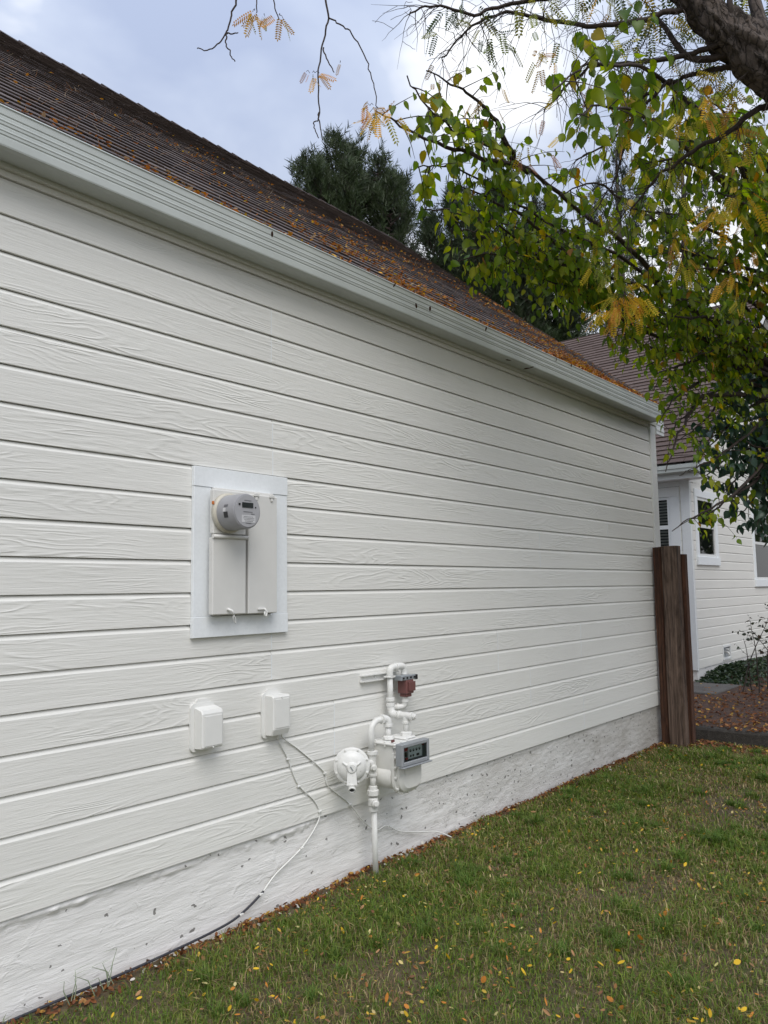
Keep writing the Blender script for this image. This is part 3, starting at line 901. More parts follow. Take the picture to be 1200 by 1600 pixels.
# ------------------------------------------------------------------ wooden fence boards beside the corner
fence = thing('fence_post', (7.96, -0.2, 0.0), 'weathered brown wooden fence boards standing on end at the house corner', 'fence post')
def board(y0, y1, x0, x1, z1, lean, mat, seed):
    mb = MB(); n = 14; vs = []
    prof = []
    m_ = 7
    for i in range(n + 1):
        z = -0.05 + (z1 + 0.05) * i / n
        row = []
        for j in range(m_):
            t_ = j / (m_ - 1)
            y = y0 + (y1 - y0) * t_ + lean * (1 - z / 1.9) + 0.006 * mnoise.noise((z * 2, seed, 0))
            bump_ = 0.010 * mnoise.noise((t_ * 5, z * 0.7, seed * 3.3)) + 0.004 * mnoise.noise((t_ * 14, z * 1.3, seed))
            zz_ = z + (0.01 * mnoise.noise((t_ * 4, seed, 1)) if i == n else 0)
            row.append((x0 + bump_, y, zz_))
        row.append((x1, row[-1][1], row[-1][2])); row.append((x1, row[0][1], row[0][2]))
        vs += row
    q = m_ + 2
    fs = [(i * q + j, (i + 1) * q + j, (i + 1) * q + (j + 1) % q, i * q + (j + 1) % q) for i in range(n) for j in range(q)]
    fs += [tuple(range(n * q, n * q + q)), tuple(range(q - 1, -1, -1))]
    mb.add(vs, fs)
    return mb.build('fence_board', mat, fence)
board(-0.036, -0.132, 7.925, 8.00, 1.952, -0.006, M['fence_red'], 1)
board(-0.134, -0.290, 7.90, 8.00, 1.958, 0.004, M['fence_grey'], 2)
board(-0.250, -0.325, 8.012, 8.09, 1.875, 0.004, M['fence_red'], 3)

# ------------------------------------------------------------------ electric meter panel
ep = thing('electric_meter_panel', (2.55, -0.016, 1.36), 'electric meter cabinet framed by pale blue-white trim boards', 'meter panel')
def bx(name, a, b, mat, parent, bev=0.002):
    mb = MB(); mb.box(a, b, bev); return mb.build(name, mat, parent)
TY = -0.036
bx('trim_board', (2.249, TY - 0.003, 2.067), (2.846, -0.0165, 2.162), M['trim'], ep)
bx('trim_board', (2.249, TY - 0.003, 1.357), (2.847, -0.0165, 1.454), M['trim'], ep)
bx('trim_board', (2.250, TY, 1.4545), (2.352, -0.0165, 2.0665), M['trim'], ep)
bx('trim_board', (2.728, TY, 1.4545), (2.845, -0.0165, 2.0665), M['trim'], ep)
cab = bx('cabinet', (2.3525, -0.060, 1.458), (2.7275, -0.017, 2.0655), M['panel'], ep, 0.003)
FY = -0.090
bx('meter_cover', (2.322, FY, 1.842), (2.520, -0.0605, 2.052), M['panel'], ep, 0.004)
rd = MB(); rd.tube([(2.316, FY - 0.004, 1.829), (2.525, FY - 0.004, 1.829)], 0.010, 10); rd.build('ledge', M['panel'], ep)
bx('lower_cover', (2.318, FY - 0.002, 1.462), (2.520, -0.0605, 1.824), M['panel'], ep, 0.004)
door = bx('breaker_door', (2.534, FY - 0.004, 1.461), (2.722, -0.0605, 2.046), M['panel'], ep, 0.004)
bx('gap_strip', (2.5205, -0.068, 1.465), (2.5335, -0.0605, 2.045), M['dark'], ep, 0)
for hx in (2.580, 2.682):
    h = MB(); h.box((hx - 0.016, FY - 0.012, 2.036), (hx + 0.016, FY - 0.0045, 2.052), 0.002); h.box((hx - 0.008, FY - 0.010, 2.018), (hx + 0.008, FY - 0.0045, 2.0355), 0.002); h.build('hinge', M['panel'], ep)
for lx, kind in ((2.415, 0), (2.618, 1)):
    h = MB()
    if kind == 0:
        h.tube([(lx - 0.012, FY - 0.006, 1.488), (lx + 0.006, FY - 0.018, 1.480), (lx + 0.012, FY - 0.022, 1.462)], 0.006, 8)
        h.tube([(lx + 0.012, FY - 0.022, 1.462), (lx + 0.010, FY - 0.020, 1.448), (lx + 0.018, FY - 0.020, 1.428), (lx + 0.028, FY - 0.020, 1.418), (lx + 0.026, FY - 0.020, 1.44), (lx + 0.014, FY - 0.022, 1.462)], 0.0018, 6)
    else:
        h.box((lx - 0.03, FY - 0.014, 1.478), (lx + 0.022, FY - 0.006, 1.487), 0.002)
        h.tube([(lx + 0.004, FY - 0.018, 1.485), (lx + 0.018, FY - 0.022, 1.47), (lx + 0.016, FY - 0.022, 1.448), (lx + 0.004, FY - 0.022, 1.448), (lx + 0.003, FY - 0.022, 1.47)], 0.0045, 8)
    h.build('latch', M['pipe'], ep)
mc = Vector((2.405, FY, 1.942))
rg = MB(); rg.lathe(mc, (0, -1, 0), [(0.0, 0.096), (0.018, 0.096), (0.024, 0.092), (0.026, 0.084)], 40); ring_ = rg.build('meter_ring', M['ring'], ep)
md = MB(); md.lathe(mc + Vector((0, -0.026, 0)), (0, -1, 0), [(0, 0.086), (0.006, 0.085), (0.110, 0.083), (0.116, 0.080), (0.118, 0.075)], 44)
dome = md.build('meter', M['grey_meter'], ep, sharp=35)
FYm = FY - 0.026 - 0.118
fc = MB(); fc.lathe((mc.x, FYm, mc.z), (0, -1, 0), [(0.0, 0.0745), (0.002, 0.074)], 40); fc.build('face_plate', M['meter_face'], dome)
def facebox(name, cx, cz, w, h, mat, d=0.0022):
    mb = MB(); mb.box((mc.x + cx - w / 2, FYm - 0.0022 - d, mc.z + cz - h / 2), (mc.x + cx + w / 2, FYm - 0.0022, mc.z + cz + h / 2)); return mb.build(name, mat, dome)
facebox('display', 0.0, 0.028, 0.066, 0.024, M['lcd'])
facebox('button', -0.049, 0.030, 0.010, 0.010, M['black']); facebox('button', 0.048, 0.020, 0.006, 0.007, M['black'])
facebox('label_plate', 0.006, -0.036, 0.082, 0.034, M['meter_label'], 0.0010)
for i, (cx, cz, w) in enumerate(((0.0, 0.050, 0.040), (0.0, -0.003, 0.05), (0.004, -0.026, 0.055), (0.006, -0.033, 0.065), (0.008, -0.040, 0.058), (0.006, -0.047, 0.045), (0.004, -0.056, 0.030), (0.030, -0.012, 0.02))):
    # rows of tiny print
    x = cx - w / 2
    mb = MB()
    while x < cx + w / 2:
        ww = R.uniform(0.003, 0.008); hh = 0.0022
        mb.box((mc.x + x, FYm - 0.0038, mc.z + cz - hh / 2), (mc.x + x + ww, FYm - 0.0021, mc.z + cz + hh / 2)); x += ww + 0.0018
    mb.build('print_row', M['meter_ink'], dome)
# stickers on the rim (left side of the dome)
for ang, d0, d1, h, mat in ((math.radians(192), 0.05, 0.078, 0.028, M['black']), (math.radians(176), 0.045, 0.065, 0.018, M['meter_label']), (math.radians(163), 0.05, 0.075, 0.012, M['meter_ink'])):
    mb = MB(); vs = []
    for i in range(5):
        a = ang + (i / 4 - 0.5) * h / 0.084
        for dd in (d0, d1):
            rr_ = 0.0858 - 0.0165 * dd + 0.0006
            vs.append((mc.x + rr_ * math.cos(a), FY - 0.026 - dd, mc.z + rr_ * math.sin(a)))
    mb.add(vs, [(2 * i, 2 * i + 1, 2 * i + 3, 2 * i + 2) for i in range(4)], True); mb.build('sticker', mat, dome)
bx('seal_tag', (mc.x - 0.097, FY - 0.014, mc.z + 0.036), (mc.x - 0.088, FY - 0.002, mc.z + 0.052), M['orange'], ep)

# ------------------------------------------------------------------ two utility boxes
def rrect(x0, x1, z0, z1, r, n=5):
    pts = []
    for cx, cz, a0 in ((x1 - r, z1 - r, 0), (x0 + r, z1 - r, 90), (x0 + r, z0 + r, 180), (x1 - r, z0 + r, 270)):
        for i in range(n + 1):
            a = math.radians(a0 + 90 * i / n); pts.append((cx + r * math.cos(a), cz + r * math.sin(a)))
    return pts
def utility_box(x0, x1, z0, z1, label, flip):
    t = thing('utility_box', ((x0 + x1) / 2, -0.016, z0), label, 'utility box', 'painted utility boxes on the siding')
    p_ = MB(); p_.prism(rrect(x0, x1 - 0.01, z0, z1, 0.022), (0, -0.0165, 0), (1, 0, 0), (0, 0, 1), (0, -0.012, 0)); p_.build('back_plate', M['box_paint'], t)
    tb_ = MB(); tb_.prism(rrect(x0 + 0.03, x1 - 0.035, z1 - 0.03, z1 + 0.016, 0.012), (0, -0.017, 0), (1, 0, 0), (0, 0, 1), (0, -0.009, 0)); tb_.build('mounting_tab', M['box_paint'], t)
    # lid: deep box with sloped top
    a, b = x0 + 0.020, x1 - 0.002
    pr = [(-0.029, z0 + 0.012), (-0.082, z0 + 0.016), (-0.088, z0 + 0.024), (-0.088, z1 - 0.045), (-0.080, z1 - 0.030), (-0.029, z1 - 0.018)] if not flip else \
         [(-0.029, z0 + 0.012), (-0.075, z0 + 0.016), (-0.088, z0 + 0.045), (-0.088, z1 - 0.022), (-0.082, z1 - 0.014), (-0.029, z1 - 0.012)]
    l_ = MB()
    ins = 0.006
    vs = []
    cy = -0.05; cz = (z0 + z1) / 2
    for xx, sc in ((a, 0.93), (a + ins, 1.0), (b - ins, 1.0), (b, 0.93)):
        vs += [(xx, -0.029 + (y + 0.029) * sc, cz + (z - cz) * (0.97 if sc < 1 else 1)) for y, z in pr]
    q = len(pr)
    l_.add(vs, [(i * q + j, i * q + (j + 1) % q, (i + 1) * q + (j + 1) % q, (i + 1) * q + j) for i in range(3) for j in range(q)] + [tuple(range(q - 1, -1, -1)), tuple(range(3 * q, 4 * q))])
    lid = l_.build('lid', M['box_paint'], t)
    fp = MB(); fp.box((a + 0.012, -0.091, z0 + (0.052 if flip else 0.028)), (b - 0.010, -0.0882, z1 - (0.030 if flip else 0.055)), 0.0012); fp.build('front_panel', M['box_paint'], lid)
    sc_ = MB(); sc_.lathe(((a + b) / 2, -0.0885, z0 + 0.022 if not flip else z1 - 0.024), (0, -1, 0), [(0, 0.005), (0.003, 0.004)], 10); sc_.build('screw', M['pipe'], lid)
    return t
utility_box(2.250, 2.392, 0.842, 1.060, 'painted utility box farther left, with no cable coming out', False)
utility_box(2.680, 2.818, 0.838, 1.062, 'painted utility box with two thin cables hanging from its underside', True)

# ------------------------------------------------------------------ cables
def smooth_path(pts, n=6):
    pts = [Vector(p) for p in pts]; out = []
    for i in range(len(pts) - 1):
        p0 = pts[max(i - 1, 0)]; p1 = pts[i]; p2 = pts[i + 1]; p3 = pts[min(i + 2, len(pts) - 1)]
        for k in range(n):
            t = k / n
            out.append(0.5 * ((2 * p1) + (-p0 + p2) * t + (2 * p0 - 5 * p1 + 4 * p2 - p3) * t * t + (-p0 + 3 * p1 - 3 * p2 + p3) * t ** 3))
    out.append(pts[-1]); return out
c1 = thing('cable', (2.78, -0.03, 0.0), 'cable looping down the wall then running black along the wall foot', 'cable')
mb = MB(); mb.tube(smooth_path([(2.775, -0.045, 0.862), (2.787, -0.030, 0.82), (2.858, -0.021, 0.714), (2.93, -0.021, 0.572), (3.046, -0.021, 0.467), (3.089, -0.021, 0.393), (3.069, -0.016, 0.331), (2.961, -0.014, 0.242), (2.783, -0.016, 0.164), (2.698, -0.018, 0.105)]), 0.0038, 8); mb.build('painted_run', M['cable_w'], c1)
mb = MB(); mb.tube(smooth_path([(2.698, -0.018, 0.105), (2.60, -0.022, 0.062), (2.50, -0.030, 0.036), (2.373, -0.036, 0.026), (2.15, -0.042, 0.020), (1.946, -0.046, 0.018), (1.70, -0.045, 0.020), (1.45, -0.040, 0.018), (0.8, -0.04, 0.018), (-0.6, -0.05, 0.012)]), 0.0058, 8); mb.build('black_run', M['cable_b'], c1)
c2 = thing('cable', (3.4, -0.03, 0.05), 'thin pale cable passing behind the regulator to the ground right of the riser', 'cable')
mb = MB(); mb.tube(smooth_path([(2.79, -0.05, 0.862), (2.82, -0.030, 0.822), (2.931, -0.022, 0.75), (3.12, -0.022, 0.602), (3.154, -0.022, 0.519), (3.321, -0.021, 0.393), (3.453, -0.016, 0.26), (3.564, -0.015, 0.191), (3.651, -0.016, 0.195), (3.769, -0.018, 0.136), (3.95, -0.025, 0.09), (4.1, -0.05, 0.06), (4.2, -0.09, 0.01)]), 0.0038, 8); mb.build('painted_run', M['cable_w'], c2)
def clips(par, pts):
    for (x, y, z) in pts:
        h = MB(); h.box((x - 0.011, y - 0.008, z - 0.005), (x + 0.011, y + 0.003, z + 0.005), 0.002); h.build('clip', M['pipe'], par)
clips(c1, [(2.86, -0.021, 0.71), (2.936, -0.021, 0.56), (3.09, -0.021, 0.40), (2.961, -0.016, 0.243), (2.68, -0.020, 0.098), (2.55, -0.028, 0.046)])
clips(c2, [(3.13, -0.021, 0.59), (3.33, -0.021, 0.385), (3.66, -0.018, 0.193)])

# ------------------------------------------------------------------ gas meter
gm = thing('gas_meter', (3.5, -0.15, 0.0), 'white painted gas meter with round regulator, pipes and brown shut-off valve', 'gas meter')
P, MBD = M['pipe'], M['meter_body']
px, py = 3.418, -0.115
def tubeobj(name, pts, r, mat=P, n=14, par=gm):
    mb = MB(); mb.tube(pts, r, n); return mb.build(name, mat, par)
def latheobj(name, o, ax, prof, mat=P, n=24, par=gm, sharp=40):
    mb = MB(); mb.lathe(o, ax, prof, n); return mb.build(name, mat, par, sharp=sharp)
tubeobj('riser_pipe', [(3.462, -0.090, -0.05), (3.445, -0.10, 0.15), (px + 0.006, py, 0.36)], 0.0165)
latheobj('pipe_fitting', (px, py, 0.345), (0, 0, 1), [(0, 0.020), (0.002, 0.025), (0.022, 0.025), (0.024, 0.020)])
vl = latheobj('valve_body', (px, py, 0.369), (0, 0, 1), [(0, 0.020), (0.008, 0.028), (0.042, 0.029), (0.05, 0.022)])
latheobj('valve_plug', (px - 0.012, py - 0.022, 0.394), (-0.5, -0.8, 0), [(0, 0.020), (0.018, 0.020), (0.020, 0.012), (0.030, 0.012)], par=vl)
latheobj('pipe_union', (px, py, 0.430), (0, 0, 1), [(0, 0.024), (0.003, 0.034), (0.028, 0.034), (0.032, 0.026), (0.05, 0.024), (0.053, 0.019)], n=8, sharp=20)
tubeobj('nipple', [(px, py, 0.47), (px, py, 0.55)], 0.0165)
te = latheobj('pipe_tee', (px, py, 0.535), (0, 0, 1), [(0, 0.019), (0.002, 0.025), (0.012, 0.025), (0.014, 0.021), (0.10, 0.021), (0.115, 0.024), (0.118, 0.030), (0.136, 0.030), (0.139, 0.019)])
mb = MB(); mb.lathe((px - 0.005, py - 0.005, 0.585), (-0.6, -0.8, 0), [(0, 0.019), (0.022, 0.019), (0.024, 0.012), (0.036, 0.011)], 14); mb.build('tee_plug', P, te, sharp=35)
# regulator
ax = Vector((-0.74, -0.67, 0.0)).normalized()
rc = Vector((3.205, -0.150, 0.632))
mb = MB(); mb.tube([(px, py, 0.607), (3.36, -0.112, 0.607), (3.32, -0.108, 0.612), (3.26, -0.110, 0.625)], [0.021, 0.021, 0.024, 0.034], 14); mb.lathe((3.352, -0.1115, 0.607), (-1, 0, 0), [(0, 0.029), (0.02, 0.029)], 8); mb.build('regulator_neck', P, gm, sharp=40)
reg = latheobj('regulator', rc - ax * 0.045, ax, [(0, 0.03), (0.004, 0.060), (0.028, 0.080), (0.034, 0.096), (0.052, 0.097), (0.055, 0.094), (0.057, 0.080), (0.068, 0.074), (0.080, 0.060), (0.087, 0.040), (0.089, 0.020)], n=44)
sdv = ax.cross(Vector((0, 0, 1))).normalized()
for i in range(8):
    a = 2 * math.pi * (i + 0.5) / 8
    c_ = rc + ax * 0.0125 + (sdv * math.cos(a) + Vector((0, 0, 1)) * math.sin(a)) * 0.0885
    latheobj('bolt', c_ - ax * 0.004, ax, [(0, 0.007), (0.006, 0.007), (0.007, 0.005)], par=reg, n=6)
cc = rc + ax * 0.040
latheobj('cap', cc, ax, [(0, 0.030), (0.012, 0.027), (0.018, 0.024), (0.028, 0.023), (0.030, 0.021)], par=reg)
h = MB(); s0 = cc + ax * 0.0302
h.prism([(-0.013, -0.003), (0.013, -0.003), (0.013, 0.003), (-0.013, 0.003)], s0, (sdv * 0.5 + Vector((0, 0, 0.8))).normalized(), (sdv * 0.8 - Vector((0, 0, 0.5))).normalized(), ax * 0.002); h.build('cap_slot', M['steel'], reg)
for sgn in (-1, 1):
    h = MB(); h.tube([cc + ax * 0.004 + sdv * 0.01 * sgn, cc + ax * 0.002 + sdv * 0.048 * sgn + Vector((0, 0, 0.028))], [0.010, 0.004], 8); h.build('rib', P, reg)
# vent arm
vt = MB(); up_ = Vector((0, 0, 1))
a0_ = cc + ax * 0.012 + up_ * -0.015; a1_ = cc + ax * 0.016 + up_ * -0.085
vt.add([a0_ + sdv * 0.022 + ax * 0.010, a0_ - sdv * 0.022 + ax * 0.010, a0_ - sdv * 0.022 - ax * 0.02, a0_ + sdv * 0.022 - ax * 0.02,
        a1_ + sdv * 0.028 + ax * 0.016, a1_ - sdv * 0.028 + ax * 0.016, a1_ - sdv * 0.028 - ax * 0.02, a1_ + sdv * 0.028 - ax * 0.02],
       [(0, 1, 5, 4), (1, 2, 6, 5), (2, 3, 7, 6), (3, 0, 4, 7), (0, 3, 2, 1), (4, 5, 6, 7)])
va = vt.build('vent_arm', P, reg)
ve = a1_ + ax * 0.004 + up_ * -0.022
vn = (ax * 0.85 + up_ * -0.5).normalized()
latheobj('vent_collar', a1_ + ax * 0.0 + up_ * 0.004, (0, 0, -1), [(0, 0.020), (0.02, 0.019)], par=reg)
mb = MB(); nn = 20; A_ = vn.orthogonal().normalized(); B2_ = vn.cross(A_); vs = []
for hh_, rr_ in ((-0.01, 0.019), (0.012, 0.020), (0.012, 0.0145), (0.0, 0.0145)):
    vs += [ve + vn * hh_ + (A_ * math.cos(2 * math.pi * i / nn) + B2_ * math.sin(2 * math.pi * i / nn)) * rr_ for i in range(nn)]
mb.add(vs, [(r_ * nn + i, r_ * nn + (i + 1) % nn, (r_ + 1) * nn + (i + 1) % nn, (r_ + 1) * nn + i) for r_ in range(3) for i in range(nn)], True); mb.build('vent_mouth', P, reg, sharp=40)
mb = MB(); mb.lathe(ve, vn, [(0.0, 0.0144), (0.002, 0.014)], 16); mb.build('vent_hole_dark', M['black'], reg)  # black disc painted in as the dark of the vent hole
# loop over to meter inlet
pts = [(px - 0.008, py, 0.665), (px - 0.012, py, 0.76)]
for i in range(7):
    a = math.radians(180 - 90 * i / 6); pts.append((px - 0.012 + 0.062 + 0.062 * math.cos(a), py - 0.004 * i / 6, 0.772 + 0.062 * math.sin(a)))
pts += [(3.500, -0.128, 0.836)]
tubeobj('inlet_loop', pts, 0.0175)
ie = MB(); ie.tube(smooth_path([(3.492, -0.127, 0.836), (3.514, -0.132, 0.834), (3.526, -0.138, 0.822), (3.528, -0.140, 0.79)], 4), 0.0225, 14); ie.lathe((3.490, -0.127, 0.836), (1, 0, 0), [(-0.006, 0.026), (0.010, 0.026)], 16); ie.lathe((3.528, -0.14, 0.792), (0, 0, 1), [(0, 0.026), (0.014, 0.026)], 16); ie.build('elbow', P, gm, sharp=40)
tubeobj('nipple', [(3.528, -0.140, 0.79), (3.528, -0.140, 0.73)], 0.016)
latheobj('meter_nut', (3.528, -0.140, 0.722), (0, 0, 1), [(0, 0.032), (0.016, 0.032), (0.020, 0.022)], n=8, sharp=20)
# meter body
def rounded_bottom(x0, x1, z0, z1, r, n=8):
    pts = [(x1, z1), (x0, z1)]
    for i in range(n + 1):
        a = math.radians(180 + 90 * i / n); pts.append((x0 + r + r * math.cos(a), z0 + r + r * math.sin(a)))
    for i in range(n + 1):
        a = math.radians(270 + 90 * i / n); pts.append((x1 - r + r * math.cos(a), z0 + r + r * math.sin(a)))
    return pts
BX0, BX1_ = 3.468, 3.672
bd = MB(); bd.prism(rounded_bottom(BX0, BX1_, 0.455, 0.700, 0.07), (0, -0.065, 0), (1, 0, 0), (0, 0, 1), (0, -0.155, 0))
body = bd.build('meter_body', MBD, gm, sharp=30)
brl = MB(); brl.lathe((BX0 + 0.055, -0.075, 0.525), (0, -1, 0), [(0, 0.050), (0.01, 0.070), (0.120, 0.0705), (0.132, 0.064)], 32); brl.build('side_barrel', MBD, body, sharp=40)
fl = MB(); fl.prism(rounded_bottom(BX0 - 0.012, BX1_ + 0.012, 0.432, 0.664, 0.08), (0, -0.2205, 0), (1, 0, 0), (0, 0, 1), (0, -0.016, 0)); fl.build('flange', MBD, body)
fcv = MB()
o_in = rounded_bottom(BX0 + 0.004, BX1_ - 0.002, 0.448, 0.655, 0.066); o_out = rounded_bottom(BX0 + 0.022, BX1_ - 0.018, 0.468, 0.65, 0.055)
nq = len(o_in)
vs = [(a, -0.2368, b) for a, b in o_in] + [(a, -0.262, b) for a, b in o_in] + [(a, -0.276, b) for a, b in o_out]
fcv.add(vs, [(i, (i + 1) % nq, (i + 1) % nq + nq, i + nq) for i in range(nq)] + [(i + nq, (i + 1) % nq + nq, (i + 1) % nq + 2 * nq, i + 2 * nq) for i in range(nq)] + [tuple(range(2 * nq, 3 * nq))], False)
fcv.build('front_cover', MBD, body, sharp=25)
bx('raised_label', (3.502, -0.2795, 0.545), (3.585, -0.2765, 0.588), MBD, body, 0.0012)
for (x, z) in ((BX0 - 0.004, 0.64), (BX0 - 0.004, 0.585), (BX0 - 0.004, 0.53), (BX0 + 0.012, 0.468), (BX0 + 0.05, 0.440), (3.57, 0.438), (3.64, 0.444), (3.675, 0.49), (3.68, 0.56), (3.68, 0.62)):
    latheobj('bolt', (x, -0.2366, z), (0, -1, 0), [(0, 0.0085), (0.010, 0.0085), (0.012, 0.006)], MBD, 6, body)
tpp = MB(); tpp.box((BX0 - 0.014, -0.245, 0.7005), (BX1_ + 0.012, -0.055, 0.718), 0.006); tpp.build('top_plate', P, gm)
tp2 = MB(); tp2.box((3.565, -0.23, 0.7185), (3.672, -0.10, 0.731), 0.006); tp2.build('top_boss', P, gm)
for (x, y) in ((BX0 - 0.004, -0.235), (BX0 + 0.045, -0.240), (BX0 - 0.006, -0.17), (BX0 - 0.006, -0.10), (3.57, -0.240)):
    latheobj('bolt', (x, y, 0.694), (0, 0, 1), [(0, 0.008), (0.028, 0.008), (0.031, 0.005)], P, 6, gm)
bx('seal_tag', (BX0 - 0.012, -0.225, 0.722), (BX0 + 0.012, -0.218, 0.736), M['brown_valve'], gm, 0)
# index
IY = -0.325
ix = MB()
ix.box((3.420, IY, 0.606), (3.440, -0.2775, 0.726), 0.004); ix.box((3.650, IY, 0.606), (3.670, -0.2775, 0.726), 0.004)
ix.box((3.4405, IY, 0.704), (3.6495, -0.2775, 0.726), 0.004); ix.box((3.4405, IY, 0.606), (3.6495, -0.2775, 0.628), 0.004)
ix.box((3.4405, -0.292, 0.6285), (3.6495, -0.2775, 0.7035)); ix.box((3.418, IY - 0.014, 0.598), (3.676, -0.30, 0.6055), 0.002)
ind = ix.build('index_frame', M['index'], gm)
bx('dial_plate', (3.505, -0.3005, 0.635), (3.628, -0.2925, 0.698), M['dial'], ind, 0)
bx('index_panel', (3.4415, -0.2955, 0.630), (3.504, -0.2925, 0.702), M['index'], ind, 0)
for i in range(4):
    latheobj('dial', (3.524 + i * 0.0275, -0.3008, 0.677), (0, -1, 0), [(0, 0.0085), (0.0015, 0.008)], M['black'], 16, ind)
    h = MB(); h.box((3.5225 + i * 0.0275, -0.3036, 0.677), (3.5255 + i * 0.0275, -0.3025, 0.6855)); h.build('pointer', M['dial'], ind)
latheobj('dial', (3.526, -0.3008, 0.648), (0, -1, 0), [(0, 0.007), (0.0015, 0.0065)], M['black'], 12, ind)
latheobj('dial', (3.549, -0.3008, 0.648), (0, -1, 0), [(0, 0.007), (0.0015, 0.0065)], M['black'], 12, ind)
bx('dial', (3.578, -0.3022, 0.642), (3.602, -0.3008, 0.654), M['black'], ind, 0)
bx('red_tab', (3.470, -0.302, 0.680), (3.500, -0.296, 0.698), M['red'], ind, 0.002); bx('red_tab', (3.480, -0.302, 0.632), (3.502, -0.296, 0.644), M['red'], ind, 0.002)
bx('magnet', (3.478, -0.303, 0.650), (3.492, -0.296, 0.674), M['black'], ind, 0.001); bx('red_tab', (3.638, -0.302, 0.690), (3.648, -0.293, 0.700), M['red'], ind, 0)
iw = MB(); iw.add([(3.4408, IY + 0.006, 0.6288), (3.6492, IY + 0.006, 0.6288), (3.6492, IY + 0.006, 0.7032), (3.4408, IY + 0.006, 0.7032)], [(0, 1, 2, 3)]); iw.build('window', M['glass'], ind)
# outlet
ox, oy = 3.638, -0.185
latheobj('meter_nut', (ox, oy, 0.7315), (0, 0, 1), [(0, 0.036), (0.018, 0.036), (0.023, 0.024)], n=8, sharp=20)
tubeobj('outlet_pipe', [(ox, oy, 0.75), (ox, oy, 0.83)], 0.017)
ot = MB(); ot.lathe((ox, -0.235, 0.842), (0, 1, 0), [(0, 0.024), (0.012, 0.024), (0.014, 0.0205), (0.09, 0.0205), (0.092, 0.024), (0.105, 0.024)], 18); ot.lathe((ox, oy, 0.80), (0, 0, 1), [(0, 0.024), (0.012, 0.024), (0.014, 0.0205), (0.04, 0.0205)], 18)
ott = ot.build('pipe_tee', P, gm, sharp=35)
latheobj('tee_plug', (ox, -0.2355, 0.842), (0, -1, 0), [(0, 0.016), (0.012, 0.016), (0.014, 0.010), (0.022, 0.010)], n=8, par=ott)
ol = MB(); ol.tube(smooth_path([(ox, -0.125, 0.842), (ox, -0.095, 0.842), (ox - 0.002, -0.078, 0.855), (ox - 0.003, -0.072, 0.885)], 4), 0.0225, 14); ol.build('elbow', P, gm)
tubeobj('upper_pipe', [(ox - 0.003, -0.072, 0.88), (ox - 0.006, -0.072, 1.075)], 0.0175)
for z in (0.885, 0.915):
    latheobj('coupling', (ox - 0.004, -0.072, z), (0, 0, 1), [(0, 0.020), (0.002, 0.025), (0.020, 0.025), (0.022, 0.020)])
tl_ = MB(); tl_.tube(smooth_path([(ox - 0.006, -0.072, 1.065), (ox - 0.004, -0.072, 1.093), (ox + 0.008, -0.073, 1.106), (ox + 0.035, -0.074, 1.110), (ox + 0.085, -0.078, 1.112), (ox + 0.112, -0.080, 1.104), (ox + 0.120, -0.080, 1.080), (ox + 0.120, -0.080, 1.060)], 4), 0.0205, 14)
tl_.lathe((ox + 0.040, -0.0745, 1.1103), (1, 0, 0), [(0, 0.0245), (0.012, 0.0245)], 16); tl_.lathe((ox - 0.006, -0.072, 1.052), (0, 0, 1), [(0, 0.025), (0.012, 0.025)], 16); tl_.build('top_elbow', P, gm, sharp=40)
vx, vy = ox + 0.120, -0.085
bx('valve_bracket', (vx - 0.075, vy - 0.036, 1.030), (vx + 0.060, vy + 0.03, 1.058), M['steel'], gm, 0.003)
bx('valve_cap', (vx + 0.062, vy - 0.034, 1.026), (vx + 0.085, vy - 0.004, 1.056), M['black'], gm, 0.003)
for i in range(4):
    latheobj('bolt', (vx - 0.06 + i * 0.035, vy - 0.0362, 1.044), (0, -1, 0), [(0, 0.006), (0.006, 0.006)], M['dark'], 8)
sv = bx('shut_off_valve', (vx - 0.036, vy - 0.040, 0.950), (vx + 0.036, vy + 0.030, 1.0295), M['brown_valve'], gm, 0.004)
bx('valve_step', (vx - 0.020, vy - 0.047, 0.965), (vx + 0.044, vy - 0.0405, 1.02), M['brown_valve'], sv, 0.002); bx('valve_foot', (vx - 0.026, vy - 0.03, 0.930), (vx + 0.026, vy + 0.022, 0.9495), M['brown_valve'], sv, 0.003)
lt_ = MB(); lt_.tube(smooth_path([(vx, vy, 0.932), (vx, vy, 0.90), (vx - 0.004, vy + 0.006, 0.878), (vx - 0.02, vy + 0.02, 0.870), (vx - 0.055, vy + 0.05, 0.870), (vx - 0.075, vy + 0.085, 0.870)], 4), 0.0175, 14); lt_.lathe((vx, vy, 0.898), (0, 0, 1), [(0, 0.022), (0.014, 0.022)], 16); lt_.lathe((vx - 0.03, vy + 0.028, 0.870), (-0.75, 0.65, 0), [(0, 0.022), (0.012, 0.022)], 16); lt_.build('house_inlet_pipe', P, gm, sharp=40)
ch = MB(); ch.prism([(-0.0165, 1.040), (-0.044, 1.040), (-0.044, 1.046), (-0.022, 1.047), (-0.022, 1.073), (-0.044, 1.074), (-0.044, 1.080), (-0.0165, 1.080)], (3.425, 0, 0), (0, 1, 0), (0, 0, 1), (0.33, 0, 0)); chn = ch.build('support_channel', P, gm)
latheobj('bolt', (3.55, -0.0222, 1.06), (0, -1, 0), [(0, 0.008), (0.008, 0.006)], P, 8, chn)
bx('pipe_clamp', (ox - 0.034, -0.092, 1.052), (ox + 0.024, -0.0445, 1.062), P, gm, 0.002)
